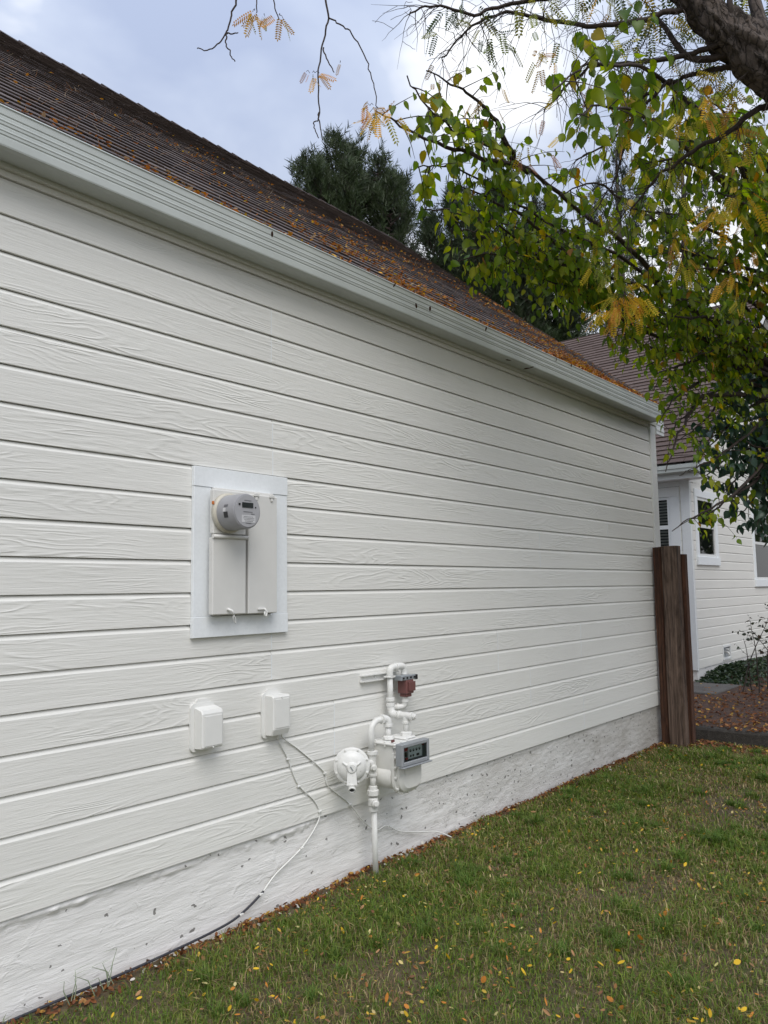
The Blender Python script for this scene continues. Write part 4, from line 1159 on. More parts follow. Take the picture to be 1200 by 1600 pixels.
# ------------------------------------------------------------------ foliage helpers
def mesh_from(name, verts, faces, cols=None, mat=None, smooth=False):
    """verts (n,3), faces (m,k) array with one k; cols (n,3) per vertex"""
    me = bpy.data.meshes.new(name)
    verts = np.asarray(verts, dtype=np.float32); faces = np.asarray(faces, dtype=np.int32)
    k = faces.shape[1]
    me.vertices.add(len(verts)); me.vertices.foreach_set('co', verts.ravel())
    me.loops.add(faces.size); me.loops.foreach_set('vertex_index', faces.ravel())
    me.polygons.add(len(faces)); me.polygons.foreach_set('loop_start', np.arange(0, faces.size, k, dtype=np.int32))
    if smooth:
        me.polygons.foreach_set('use_smooth', np.ones(len(faces), dtype=bool))
    me.update(calc_edges=True)
    if cols is not None:
        ca = me.color_attributes.new('tone_rgb', 'FLOAT_COLOR', 'POINT')
        arr = np.ones((len(verts), 4), dtype=np.float32); arr[:, :3] = cols
        ca.data.foreach_set('color', arr.ravel())
    if mat: me.materials.append(mat)
    return me

def link_mesh(name, me, parent=None, org=None):
    o = link(bpy.data.objects.new(name, me))
    if parent is not None:
        o.parent = parent
    return o

def bake(tv, tf, mats, pos, cols, grad=None):
    """instances of a template baked into one mesh. mats (n,3,3) columns are axes"""
    tv = np.asarray(tv, dtype=np.float32); tf = np.asarray(tf, dtype=np.int32)
    n = len(pos); k = len(tv)
    V = np.einsum('nij,kj->nki', mats, tv) + pos[:, None, :]
    Fc = tf[None] + (np.arange(n) * k)[:, None, None]
    C = np.repeat(cols[:, None, :], k, axis=1)
    if grad is not None:
        C = C * grad[None, :, None]
    return V.reshape(-1, 3), Fc.reshape(-1, tf.shape[1]), C.reshape(-1, 3)

def heart_leaf():
    # u along the midrib, v across; folded and drooping
    us = [0.0, 0.14, 0.38, 0.62, 0.84, 1.0]
    hw = [0.08, 0.34, 0.40, 0.29, 0.12, 0.0]
    off = [-0.10, -0.03, 0, 0, 0, 0]
    v, f = [], []
    for u, w, o in zip(us, hw, off):
        zc = -0.22 * u * u
        v += [(u, 0, zc), (u + o, w, zc + 0.22 * w), (u + o, -w, zc + 0.22 * w)]
    for i in range(5):
        a, b = i * 3, (i + 1) * 3
        f += [(a, b, b + 1), (a, b + 1, a + 1), (a, b + 2, b), (a, a + 2, b + 2)]
    return np.array(v), np.array(f)
HV, HF = heart_leaf()
HG = np.where(np.abs(HV[:, 1]) < 1e-6, 1.25, 0.95)

def compound_leaf(pairs=9):
    v, f = [], []
    def quad(a, b, w):
        d = (np.array(b) - a); L = np.linalg.norm(d); d = d / L
        s = np.cross(d, (0, 0, 1.0)); s /= np.linalg.norm(s)
        i = len(v); a = np.array(a); mid = a + d * L * 0.5
        v.extend([a, mid + s * w, a + d * L, mid - s * w]); f.extend([(i, i + 1, i + 2), (i, i + 2, i + 3)])
    quad((0, 0, 0), (1, 0, -0.12), 0.012)
    for i in range(pairs):
        u = 0.16 + 0.82 * i / (pairs - 1)
        for s in (-1, 1):
            L = 0.20 * (1 - 0.35 * abs(u - 0.5))
            quad((u, 0, -0.12 * u * u), (u + L * 0.38, s * L * 0.95, -0.12 * u * u - L * 0.25), 0.042)
    quad((1, 0, -0.12), (1.17, 0, -0.18), 0.034)
    return np.array(v), np.array(f)
CV, CF = compound_leaf()

def frames(d, nrm):
    """columns: midrib d, side, normal"""
    d = d / np.linalg.norm(d, axis=1, keepdims=True)
    s = np.cross(nrm, d); s /= (np.linalg.norm(s, axis=1, keepdims=True) + 1e-9)
    n2 = np.cross(d, s)
    return np.stack([d, s, n2], axis=2)

def pick_cols(n, table, rs, jit=0.18):
    w = np.array([t[0] for t in table], dtype=float); w /= w.sum()
    c = np.array([t[1] for t in table])
    i = rs.choice(len(table), n, p=w)
    return c[i] * (1 + jit * rs.uniform(-1, 1, (n, 1))) * (1 + 0.06 * rs.uniform(-1, 1, (n, 3)))

def place_leaves(parent, org, tv, tf, grad, pos, mats, cols, mat, name, nsingle, namestuff, nvar=14, front=None):
    """the nearest leaves become single objects sharing meshes; the rest one stuff part"""
    org = np.array(org)
    cam = np.array(CAM); dist = np.linalg.norm(pos - cam, axis=1)
    rel = pos - cam
    d = rel @ np.array(Fv); sx = 600 + FPX * (rel @ np.array(Rv)) / d; sy = 800 - FPX * (rel @ np.array(Uv)) / d
    vis = (sx > 0) & (sx < 1200) & (sy > 0) & (sy < 1600) & (d > 0.5)
    sc = np.linalg.norm(mats[:, :, 0], axis=1)
    key = np.where(vis, sc / d, -1)
    order = np.argsort(-key)
    single = order[:nsingle]; rest = order[nsingle:]
    # meshes by colour bucket
    bucket = {}
    colq = cols[single]
    # simple k-means-like bucketing by sorted luminance-hue
    hue = colq[:, 0] / (colq[:, 1] + 1e-6)
    rank = np.argsort(np.argsort(hue)); b = rank * nvar // max(1, len(single))
    for k in range(nvar):
        ii = np.where(b == k)[0]
        if len(ii) == 0: continue
        c = colq[ii].mean(0)
        cc = np.repeat(c[None], len(tv), 0)
        if grad is not None: cc = cc * grad[:, None]
        me = mesh_from(name, tv, tf, cc, mat, True)
        for i in ii:
            j = single[i]
            o = link(bpy.data.objects.new(name, me)); o.parent = parent
            mm = Matrix([[float(mats[j][r][c_]) for c_ in range(3)] for r in range(3)]).to_4x4()
            mm.translation = Vector(pos[j] - org)
            o.matrix_local = mm
    if len(rest):
        V, Fc, C = bake(tv, tf, mats[rest], pos[rest] - org, cols[rest], grad)
        o = link_mesh(namestuff, mesh_from(namestuff, V, Fc, C, mat, True), parent)
        tag(o, kind='stuff')

def rvec(rs):
    v = Vector((rs.gauss(0, 1), rs.gauss(0, 1), rs.gauss(0, 1))); return v.normalized()

def wobble(pts, amt, seed, n=5):
    out = smooth_path(pts, n)
    return [p + Vector((mnoise.noise((i * 0.45, seed, 0)), mnoise.noise((i * 0.45, seed, 5)), mnoise.noise((i * 0.45, seed, 9)))) * amt for i, p in enumerate(out)]

def grow_twigs(path, rs, spacing, length, droop, spread, twigmb, leaf_gap, leaf_sz, start=0.0, rtw=0.0035, out_bias=None):
    """side twigs along a branch path; returns leaf bases [(pos, dir_out, size)]"""
    leaves = []
    acc = 0; L = 0; tot = sum((path[i + 1] - path[i]).length for i in range(len(path) - 1))
    for i in range(len(path) - 1):
        seg = path[i + 1] - path[i]; sl_ = seg.length
        L += sl_; acc += sl_
        if L < start * tot: acc = 0; continue
        while acc > spacing:
            acc -= spacing * rs.uniform(0.7, 1.3)
            t = seg.normalized()
            side = rvec(rs); side = (side - t * side.dot(t)).normalized()
            d = (t * rs.uniform(0.3, 0.9) + side * spread).normalized()
            if out_bias is not None: d = (d + out_bias * rs.uniform(0, 0.6)).normalized()
            ln = length * rs.uniform(0.5, 1.2)
            p = path[i].lerp(path[i + 1], rs.random()); pts = [p]
            ns = 6
            for k in range(ns):
                d = (d + Vector((0, 0, -droop / ns)) + rvec(rs) * 0.10).normalized()
                p = p + d * (ln / ns); pts.append(p)
            twigmb.tube(pts, [rtw * (1 - 0.7 * q / ns) for q in range(ns + 1)], 4, caps=False)
            s = rs.uniform(0.15, 0.35) * ln; sg = 1
            while s < ln:
                q = min(int(s / ln * ns), ns - 1); b = pts[q].lerp(pts[q + 1], s / ln * ns - q)
                tt = (pts[q + 1] - pts[q]).normalized()
                lat = tt.cross(Vector((0, 0, 1)))
                lat = lat.normalized() * sg if lat.length > 1e-3 else rvec(rs)
                leaves.append((b, (lat * 0.7 + tt * 0.5).normalized(), leaf_sz * rs.uniform(0.65, 1.25)))
                sg = -sg; s += leaf_gap * rs.uniform(0.7, 1.4)
            leaves.append((pts[-1], d, leaf_sz * rs.uniform(0.5, 0.9)))
    return leaves

def leaves_to_arrays(leaves, rs, hang=0.75, seed=3):
    n = len(leaves); pos = np.array([tuple(l[0]) for l in leaves]); out = np.array([tuple(l[1]) for l in leaves]); sz = np.array([l[2] for l in leaves])
    r_ = np.random.default_rng(seed)
    d = out * (1 - hang * 0.6) + np.array([0, 0, -hang]) + r_.normal(0, 0.28, (n, 3))
    nr = out * 0.7 + np.array([0, 0, 0.5]) + r_.normal(0, 0.6, (n, 3))
    m_ = frames(d, nr) * sz[:, None, None]
    # widths vary and every blade is a little asymmetric
    m_[:, :, 1] *= r_.uniform(0.75, 1.05, (n, 1)); m_[:, :, 2] *= r_.uniform(0.3, 2.6, (n, 1))
    pos = pos + out * 0.012
    return pos, m_

# ------------------------------------------------------------------ broad-leaved tree reaching in from the right
rs = random.Random(21)
TB = Vector((9.2, -2.1, TZ))
tree = thing('broadleaf_tree', TB, 'broad-leaved tree with heart-shaped green leaves arching over the roof corner', 'tree')
mb = MB()
trunk_pts = smooth_path([TB + Vector((0, 0, -0.1)), (9.15, -2.06, 0.8), (9.05, -1.95, 1.8), (8.8, -1.75, 2.7), (8.45, -1.5, 3.4)], 5)
mb.tube(trunk_pts, [0.17 - 0.004 * i for i in range(len(trunk_pts))], 14); mb.build('trunk', M['bark'], tree)
FORK = Vector((8.45, -1.5, 3.4))
# main branches as pixel + depth, from the tip inwards
branches = [
    [(636, 118, 3.9), (668, 168, 4.0), (712, 203, 4.2), (762, 226, 4.4), (826, 264, 4.7), (905, 330, 5.1), (990, 392, 5.5), (1054, 467, 6.0), (1136, 517, 6.6)],
    [(588, 170, 3.85), (628, 196, 3.95), (672, 222, 4.1), (738, 240, 4.3), (826, 266, 4.7)],
    [(668, 108, 4.1), (708, 132, 4.2), (742, 160, 4.3), (776, 190, 4.4), (800, 246, 4.6)],
    [(650, 262, 4.2), (706, 262, 4.4), (768, 292, 4.7), (836, 336, 5.0), (905, 372, 5.3), (990, 415, 5.7), (1054, 467, 6.0)],
    [(660, 330, 4.5), (716, 330, 4.7), (776, 352, 4.9), (836, 388, 5.2), (914, 424, 5.6), (1013, 448, 5.9), (1054, 467, 6.0)],
    [(706, 404, 4.9), (756, 398, 5.0), (806, 398, 5.2), (850, 404, 5.4), (914, 424, 5.6)],
    [(744, 400, 5.0), (800, 398, 5.2), (860, 412, 5.5), (930, 445, 5.8), (1013, 480, 6.1), (1090, 500, 6.4)],
    [(836, 430, 5.3), (880, 446, 5.5), (935, 470, 5.8), (1010, 520, 6.1), (1100, 530, 6.5)],
    [(945, 520, 5.8), (985, 525, 6.0), (1030, 548, 6.3), (1110, 545, 6.6), (1180, 530, 6.9)],
    [(1030, 585, 6.0), (1045, 578, 6.2), (1070, 570, 6.4), (1130, 560, 6.7)],
    [(1030, 660, 6.3), (1050, 628, 6.4), (1090, 600, 6.6), (1150, 575, 6.9)],
    [(1040, 735, 6.3), (1052, 700, 6.4), (1070, 662, 6.5), (1100, 620, 6.7)],
    [(862, 140, 3.5), (902, 108, 3.6), (950, 96, 3.8), (1010, 112, 4.1), (1090, 170, 4.6), (1160, 260, 5.3), (1200, 340, 6.0)],
    [(900, 180, 3.6), (950, 165, 3.8), (1020, 190, 4.2), (1090, 250, 4.8), (1160, 330, 5.5)],
    [(1000, 260, 4.4), (1050, 250, 4.6), (1110, 270, 5.0), (1180, 320, 5.6)],
    [(960, 330, 4.8), (1020, 330, 5.0), (1080, 345, 5.4), (1150, 380, 5.9), (1210, 420, 6.3)],
    [(1100, 180, 4.9), (1150, 210, 5.2), (1200, 270, 5.7)],
    [(1010, 400, 5.2), (1070, 392, 5.4), (1130, 410, 5.8), (1200, 440, 6.3)],
    [(1060, 470, 5.6), (1120, 470, 5.9), (1190, 480, 6.4)],
    [(880, 300, 4.6), (930, 290, 4.8), (990, 320, 5.1), (1060, 380, 5.6), (1130, 440, 6.1)],
    [(1050, 830, 6.6), (1082, 808, 6.7), (1120, 790, 6.8), (1165, 755, 7.0), (1210, 700, 7.2)],
    [(1075, 815, 6.8), (1110, 802, 6.85), (1150, 772, 7.0), (1200, 730, 7.2)],
    [(1060, 742, 6.6), (1095, 730, 6.7), (1140, 700, 6.9), (1200, 650, 7.2)],
    [(1040, 440, 5.3), (1090, 420, 5.5), (1150, 430, 5.9), (1210, 470, 6.4)],
    [(945, 490, 5.6), (990, 492, 5.8), (1050, 510, 6.1), (1130, 520, 6.5)],
    [(1000, 480, 5.4), (1060, 495, 5.7), (1130, 500, 6.2), (1200, 520, 6.8)],
    [(1080, 560, 6.0), (1130, 540, 6.3), (1190, 530, 6.7)],
    [(1120, 300, 5.0), (1165, 320, 5.3), (1215, 370, 5.8)],
    [(720, 360, 4.9), (780, 372, 5.1), (850, 400, 5.4), (930, 440, 5.8)],
    [(780, 415, 5.2), (826, 418, 5.4), (885, 438, 5.6), (950, 465, 5.9)],
    [(1055, 625, 6.5), (1075, 605, 6.6), (1105, 590, 6.7), (1140, 570, 6.9)],
    [(1060, 690, 6.8), (1095, 660, 6.9), (1140, 620, 7.0), (1190, 590, 7.2)],
    [(1010, 570, 6.2), (1060, 545, 6.4), (1120, 530, 6.7)],
    [(1090, 140, 4.8), (1130, 175, 5.0), (1175, 230, 5.4), (1220, 300, 5.9)],
    [(1060, 210, 4.7), (1110, 225, 5.0), (1165, 275, 5.4), (1215, 350, 5.9)],
    [(1020, 610, 6.6), (1045, 590, 6.6), (1080, 570, 6.7), (1130, 550, 6.9)],
    [(1048, 680, 6.7), (1068, 650, 6.8), (1100, 622, 6.9), (1150, 600, 7.1)],
    [(1090, 720, 6.9), (1115, 690, 7.0), (1150, 655, 7.1), (1200, 620, 7.3)],
    [(700, 290, 4.5), (760, 310, 4.7), (830, 350, 5.0), (914, 424, 5.6)],
]
dens = [2.1, 2.0, 1.7, 2.3, 2.4, 2.4, 2.4, 2.4, 2.0, 2.0, 1.7, 1.2, 2.3, 2.0, 1.8, 2.0, 2.6, 2.4, 2.3, 1.9, 0.7, 0.7, 1.2, 2.4, 2.0, 2.4, 2.2, 2.5, 2.4, 2.4, 2.0, 1.8, 2.2, 2.1, 2.3, 1.8, 1.7, 1.7, 2.2]
twm = MB(); leaves = []
for bi, (br, dn) in enumerate(zip(branches, dens)):
    pts = [at(*q) for q in br]
    if br[-1][0] > 1080:
        pts.append(pts[-1].lerp(FORK, 0.6)); pts.append(FORK.copy())
    pth = wobble(pts, 0.03, bi * 3.7, 5)
    n = len(pth); r1 = 0.030 if br[-1][0] > 1080 else 0.016
    bm_ = MB(); bm_.tube(pth, [0.0035 + (r1 - 0.0035) * (i / (n - 1)) ** 1.3 for i in range(n)], 7, caps=False); bm_.build('branch', M['twig'], tree)
    vis_n = int(n * (len(br) / len(pts)))
    big = 0.062 if bi not in (12, 13) else 0.071
    leaves += grow_twigs(pth[:vis_n], rs, 0.105 / dn, 0.30, 0.5, 0.85, twm, 0.048, big, 0.0)
# unseen crown branches up and to the right, added to shade the far house
for bi in range(12):
    e_ = Vector((rs.uniform(8.6, 11.5), rs.uniform(-4.6, -2.0), rs.uniform(4.2, 6.0)))
    pth = wobble([e_, e_.lerp(FORK, 0.5) + Vector((0, 0, 0.3)), FORK], 0.05, 300 + bi, 6); n = len(pth)
    bm_ = MB(); bm_.tube(pth, [0.004 + 0.03 * (i / (n - 1)) ** 1.3 for i in range(n)], 6, caps=False); bm_.build('branch', M['twig'], tree)
    leaves += grow_twigs(pth, rs, 0.07, 0.42, 0.5, 0.9, twm, 0.06, 0.10, 0.0)
tw = twm.build('twigs', M['twig'], tree); tag(tw, kind='stuff')
pos, mm = leaves_to_arrays(leaves, rs, 0.8, 5)
table = [(5, (0.105, 0.160, 0.016)), (2.5, (0.060, 0.105, 0.012)), (4, (0.150, 0.195, 0.019)), (2.8, (0.22, 0.24, 0.023)), (0.5, (0.36, 0.26, 0.02)), (0.2, (0.24, 0.12, 0.02))]
r_ = np.random.default_rng(8)
cols = pick_cols(len(pos), table, r_)
keep = r_.random(len(pos)) < 0.88
pos, mm, cols = pos[keep], mm[keep], cols[keep]
print('broad leaves', len(pos))
place_leaves(tree, TB, HV, HF, HG, pos, mm, cols, M['leaf'], 'leaf', 300, 'foliage')

# ------------------------------------------------------------------ dark blue-green leaves of a climber at the right edge
rs = random.Random(5)
IB = Vector((10.3, -2.2, TZ))
ivy = thing('dark_leaf_tree', IB, 'tree with dark blue-green leaves at the right edge above the far window', 'tree')
mb = MB(); ip = smooth_path([IB + Vector((0, 0, -0.1)), (10.25, -2.1, 1.0), (10.1, -1.9, 2.2), (9.9, -1.6, 3.2), (9.7, -1.4, 4.2)], 4)
mb.tube(ip, [0.14 - 0.005 * i for i in range(len(ip))], 12); mb.build('trunk', M['bark'], ivy)
twm = MB(); leaves = []
ib = [[(1118, 640, 7.0), (1150, 615, 7.2), (1200, 600, 7.5)], [(1105, 690, 7.0), (1140, 665, 7.2), (1190, 650, 7.5), (1230, 640, 7.8)], [(1100, 745, 7.0), (1140, 715, 7.2), (1190, 690, 7.5), (1240, 670, 7.8)],
      [(1130, 770, 7.1), (1160, 740, 7.3), (1200, 715, 7.5), (1250, 690, 7.9)], [(1160, 800, 7.2), (1185, 770, 7.4), (1215, 740, 7.6), (1260, 700, 7.9)], [(1182, 822, 7.2), (1200, 790, 7.4), (1225, 750, 7.6), (1260, 700, 7.9)],
      [(1140, 590, 7.2), (1180, 570, 7.5), (1230, 570, 7.9)], [(1165, 690, 7.0), (1190, 700, 7.2), (1230, 690, 7.6)], [(1175, 745, 7.0), (1200, 740, 7.2), (1240, 715, 7.6)]]
for bi, br in enumerate(ib):
    pts = [at(*q) for q in br]; pts.append(ip[-4])
    pth = wobble(pts, 0.02, bi * 2.3 + 50, 5); n = len(pth)
    bm_ = MB(); bm_.tube(pth, [0.004 + 0.02 * (i / (n - 1)) for i in range(n)], 6, caps=False); bm_.build('branch', M['twig'], ivy)
    leaves += grow_twigs(pth[:int(n * len(br) / len(pts))], rs, 0.045, 0.28, 0.5, 0.95, twm, 0.045, 0.095)
tw = twm.build('twigs', M['twig'], ivy); tag(tw, kind='stuff')
pos, mm = leaves_to_arrays(leaves, rs, 0.7, 15)
cols = pick_cols(len(pos), [(5, (0.022, 0.055, 0.034)), (4, (0.030, 0.068, 0.040)), (2, (0.042, 0.085, 0.045)), (0.4, (0.10, 0.13, 0.04))], np.random.default_rng(9))
print('dark leaves', len(pos))
place_leaves(ivy, IB, HV, HF, HG, pos, mm, cols, M['leaf_dark'], 'leaf', 220, 'foliage', 8)

# ------------------------------------------------------------------ locust tree: thick limb, bare twigs, yellow compound leaves
rs = random.Random(77)
LB = Vector((5.4, -4.2, 0.0))
loc = thing('locust_tree', LB, 'tree with thick rough limb and yellow feathery leaves hanging from above', 'tree')
limb_px = [(965, -150, 4.1), (1036, -55, 4.05), (1084, 0, 4.0), (1142, 54, 4.0), (1206, 108, 4.0), (1270, 175, 4.05), (1330, 270, 4.2)]
lp = [at(*q) for q in limb_px] + [Vector((4.75, -3.1, 2.6)), Vector((5.15, -3.75, 1.5)), Vector((5.35, -4.1, 0.6)), LB + Vector((0, 0, -0.1))]
lpath = smooth_path(lp, 10); n = len(lpath)
rad = []
for i in range(n):
    t = i / (n - 1); rad.append(0.056 + 0.085 * min(1, max(0, t - 0.1) * 2.6) + 0.06 * max(0, t - 0.45))
mb = MB(); mb.tube(lpath, rad, 40, caps=True)
# furrowed bark: push the surface along its normal with ridges that run with the limb
vs2 = []
for i, v_ in enumerate(mb.v):
    ring_i = min(i // 40, n - 1); c = lpath[ring_i]; d_ = (Vector(v_) - c); ang = (i % 40) / 40 * 6.283; s_ = ring_i * 0.33
    rr_ = abs(mnoise.noise((math.cos(ang) * 2.6, math.sin(ang) * 2.6, s_ * 0.55))) * 0.06 - 0.02 + 0.018 * mnoise.noise((math.cos(ang) * 7, math.sin(ang) * 7, s_ * 1.6))
    vs2.append(tuple(Vector(v_) + d_.normalized() * rr_))
mb.v = vs2
mb.build('limb', M['bark'], loc)
def lbranch(pxs, r0, r1, seed, amt=0.02, world_end=None):
    pts = [at(*q) for q in pxs]
    if world_end is not None: pts.append(world_end)
    pth = wobble(pts, amt, seed, 6); n_ = len(pth)
    b_ = MB(); b_.tube(pth, [r0 + (r1 - r0) * i / (n_ - 1) for i in range(n_)], 7, caps=False); b_.build('branch', M['twig'] if r1 < 0.03 else M['bark'], loc)
    return pth
LBR = []
LBR.append(lbranch([(1172, -30, 4.1), (1186, 30, 4.05), (1200, 75, 4.0), (1222, 150, 4.05)], 0.026, 0.05, 1, 0.01))
LBR.append(lbranch([(1141, -40, 3.95), (1141, 5, 3.92), (1138, 40, 3.95)], 0.012, 0.018, 2, 0.004))
top = lbranch([(330, -70, 3.5), (372, -40, 3.5), (430, -55, 3.55), (510, -70, 3.6), (640, -90, 3.7), (800, -70, 3.8), (930, -90, 3.95), (1030, -60, 4.05)], 0.006, 0.04, 3, 0.02)
LBR.append(lbranch([(640, 22, 4.0), (680, 8, 4.0), (740, 22, 4.0), (800, 5, 4.0), (880, -5, 4.0), (970, -20, 4.0), (1040, -40, 4.0)], 0.004, 0.016, 4))
LBR.append(lbranch([(690, 90, 4.1), (740, 40, 4.1), (790, 20, 4.1), (850, 30, 4.1), (930, 40, 4.1), (1010, 30, 4.05), (1075, 10, 4.0)], 0.004, 0.016, 5))
LBR.append(lbranch([(850, 175, 4.2), (890, 130, 4.2), (940, 100, 4.2), (1000, 98, 4.15), (1060, 88, 4.1), (1120, 72, 4.0)], 0.004, 0.016, 6))
LBR.append(lbranch([(900, 250, 4.3), (960, 215, 4.3), (1000, 170, 4.25), (1050, 128, 4.2), (1100, 112, 4.1), (1150, 104, 4.05), (1196, 98, 4.0)], 0.004, 0.017, 7))
LBR.append(lbranch([(985, 330, 4.4), (1020, 285, 4.35), (1070, 245, 4.3), (1140, 205, 4.2), (1185, 170, 4.1), (1250, 150, 4.05)], 0.004, 0.02, 8))
LBR.append(lbranch([(1020, 20, 4.2), (1040, 45, 4.15), (1070, 85, 4.1), (1105, 92, 4.05), (1165, 75, 4.0)], 0.010, 0.022, 9, 0.01))
LBR.append(lbranch([(930, 330, 4.4), (960, 280, 4.4), (980, 210, 4.35), (1005, 150, 4.3), (1050, 128, 4.2)], 0.003, 0.010, 10))
# hanging twigs at upper left
hang = [
    [(498, 216, 3.6), (490, 195, 3.6), (499, 178, 3.6), (497, 120, 3.6), (504, 70, 3.6), (513, 28, 3.6), (507, -10, 3.6), (510, -70, 3.6)],
    [(590, 168, 3.62), (583, 130, 3.62), (574, 98, 3.62), (556, 62, 3.62), (536, 40, 3.61), (513, 28, 3.6)],
    [(504, 219, 3.6), (499, 190, 3.6), (497, 178, 3.6)],
    [(522, 113, 3.58), (514, 98, 3.59), (504, 75, 3.6)],
    [(308, 76, 3.5), (332, 76, 3.5), (352, 54, 3.5), (362, 24, 3.5), (371, -10, 3.5), (372, -40, 3.5)],
    [(367, 96, 3.5), (360, 85, 3.5), (353, 66, 3.5), (355, 52, 3.5)],
    [(372, 51, 3.5), (356, 53, 3.5)],
    [(401, 20, 3.52), (402, -5, 3.53), (415, -50, 3.55)], [(436, 30, 3.55), (428, 0, 3.55), (430, -55, 3.55)],
]
for i, hp in enumerate(hang):
    lbranch(hp, 0.0022, 0.0052 if i in (0, 4) else 0.0036, 30 + i, 0.012)
rs2 = random.Random(12); twm = MB()
# bare fine twigs
for pth in LBR[2:]:
    for i in range(len(pth) - 1):
        for _ in range(1 if rs2.random() < 0.5 else 2):
            d = (rvec(rs2) + (pth[i] - pth[i + 1]).normalized() * 0.8 + Vector((0, 0, -0.35))).normalized(); p_ = pth[i].copy(); pts = [p_]
            ln = rs2.uniform(0.12, 0.42)
            for k in range(6):
                d = (d + rvec(rs2) * 0.28 + Vector((0, 0, -0.08))).normalized(); p_ = p_ + d * ln / 6; pts.append(p_)
            twm.tube(pts, [0.0024 - 0.0003 * k for k in range(7)], 4, caps=False)
            if rs2.random() < 0.6:
                d = (d + rvec(rs2) * 0.9).normalized(); p_ = pts[3]; q_ = [p_]
                for k in range(4):
                    d = (d + rvec(rs2) * 0.3).normalized(); p_ = p_ + d * ln / 8; q_.append(p_)
                twm.tube(q_, 0.0013, 3, caps=False)
o = twm.build('twigs', M['twig'], loc); tag(o, kind='stuff')
# unseen locust canopy above the frame, added to dim the far wall end
r_ = np.random.default_rng(71); nC = 1900
cpos = np.stack([r_.uniform(4.2, 11.0, nC), r_.uniform(-5.5, 0.2, nC), r_.uniform(7.6, 9.4, nC)], 1)
cd_ = np.stack([r_.normal(0, 0.6, nC), r_.normal(0, 0.6, nC), np.full(nC, -0.5)], 1)
cm_ = frames(cd_, np.stack([r_.normal(0, 0.5, nC), r_.normal(0, 0.5, nC), np.ones(nC)], 1)) * r_.uniform(0.22, 0.34, nC)[:, None, None]
V, Fc, C = bake(CV, CF, cm_, cpos - np.array(LB), pick_cols(nC, [(2, (0.16, 0.17, 0.03)), (1, (0.35, 0.26, 0.03)), (2, (0.08, 0.11, 0.03))], r_))
o = link_mesh('added_shade_canopy', mesh_from('added_shade_canopy', V, Fc, C, M['litter']), loc); tag(o, kind='stuff')
for bi in range(9):  # unseen boughs carrying the added canopy
    e_ = Vector((r_.uniform(4.5, 10.5), r_.uniform(-5.0, -0.2), r_.uniform(7.6, 9.0)))
    pth = wobble([e_, e_.lerp(Vector((5.6, -3.6, 6.4)), 0.5) + Vector((0, 0, 0.5)), Vector((5.4, -3.9, 5.0)), Vector((5.25, -3.9, 2.0))], 0.08, 500 + bi, 6); n_ = len(pth)
    b_ = MB(); b_.tube(pth, [0.012 + 0.09 * (i / (n_ - 1)) ** 1.2 for i in range(n_)], 8, caps=False); b_.build('branch', M['bark'], loc)
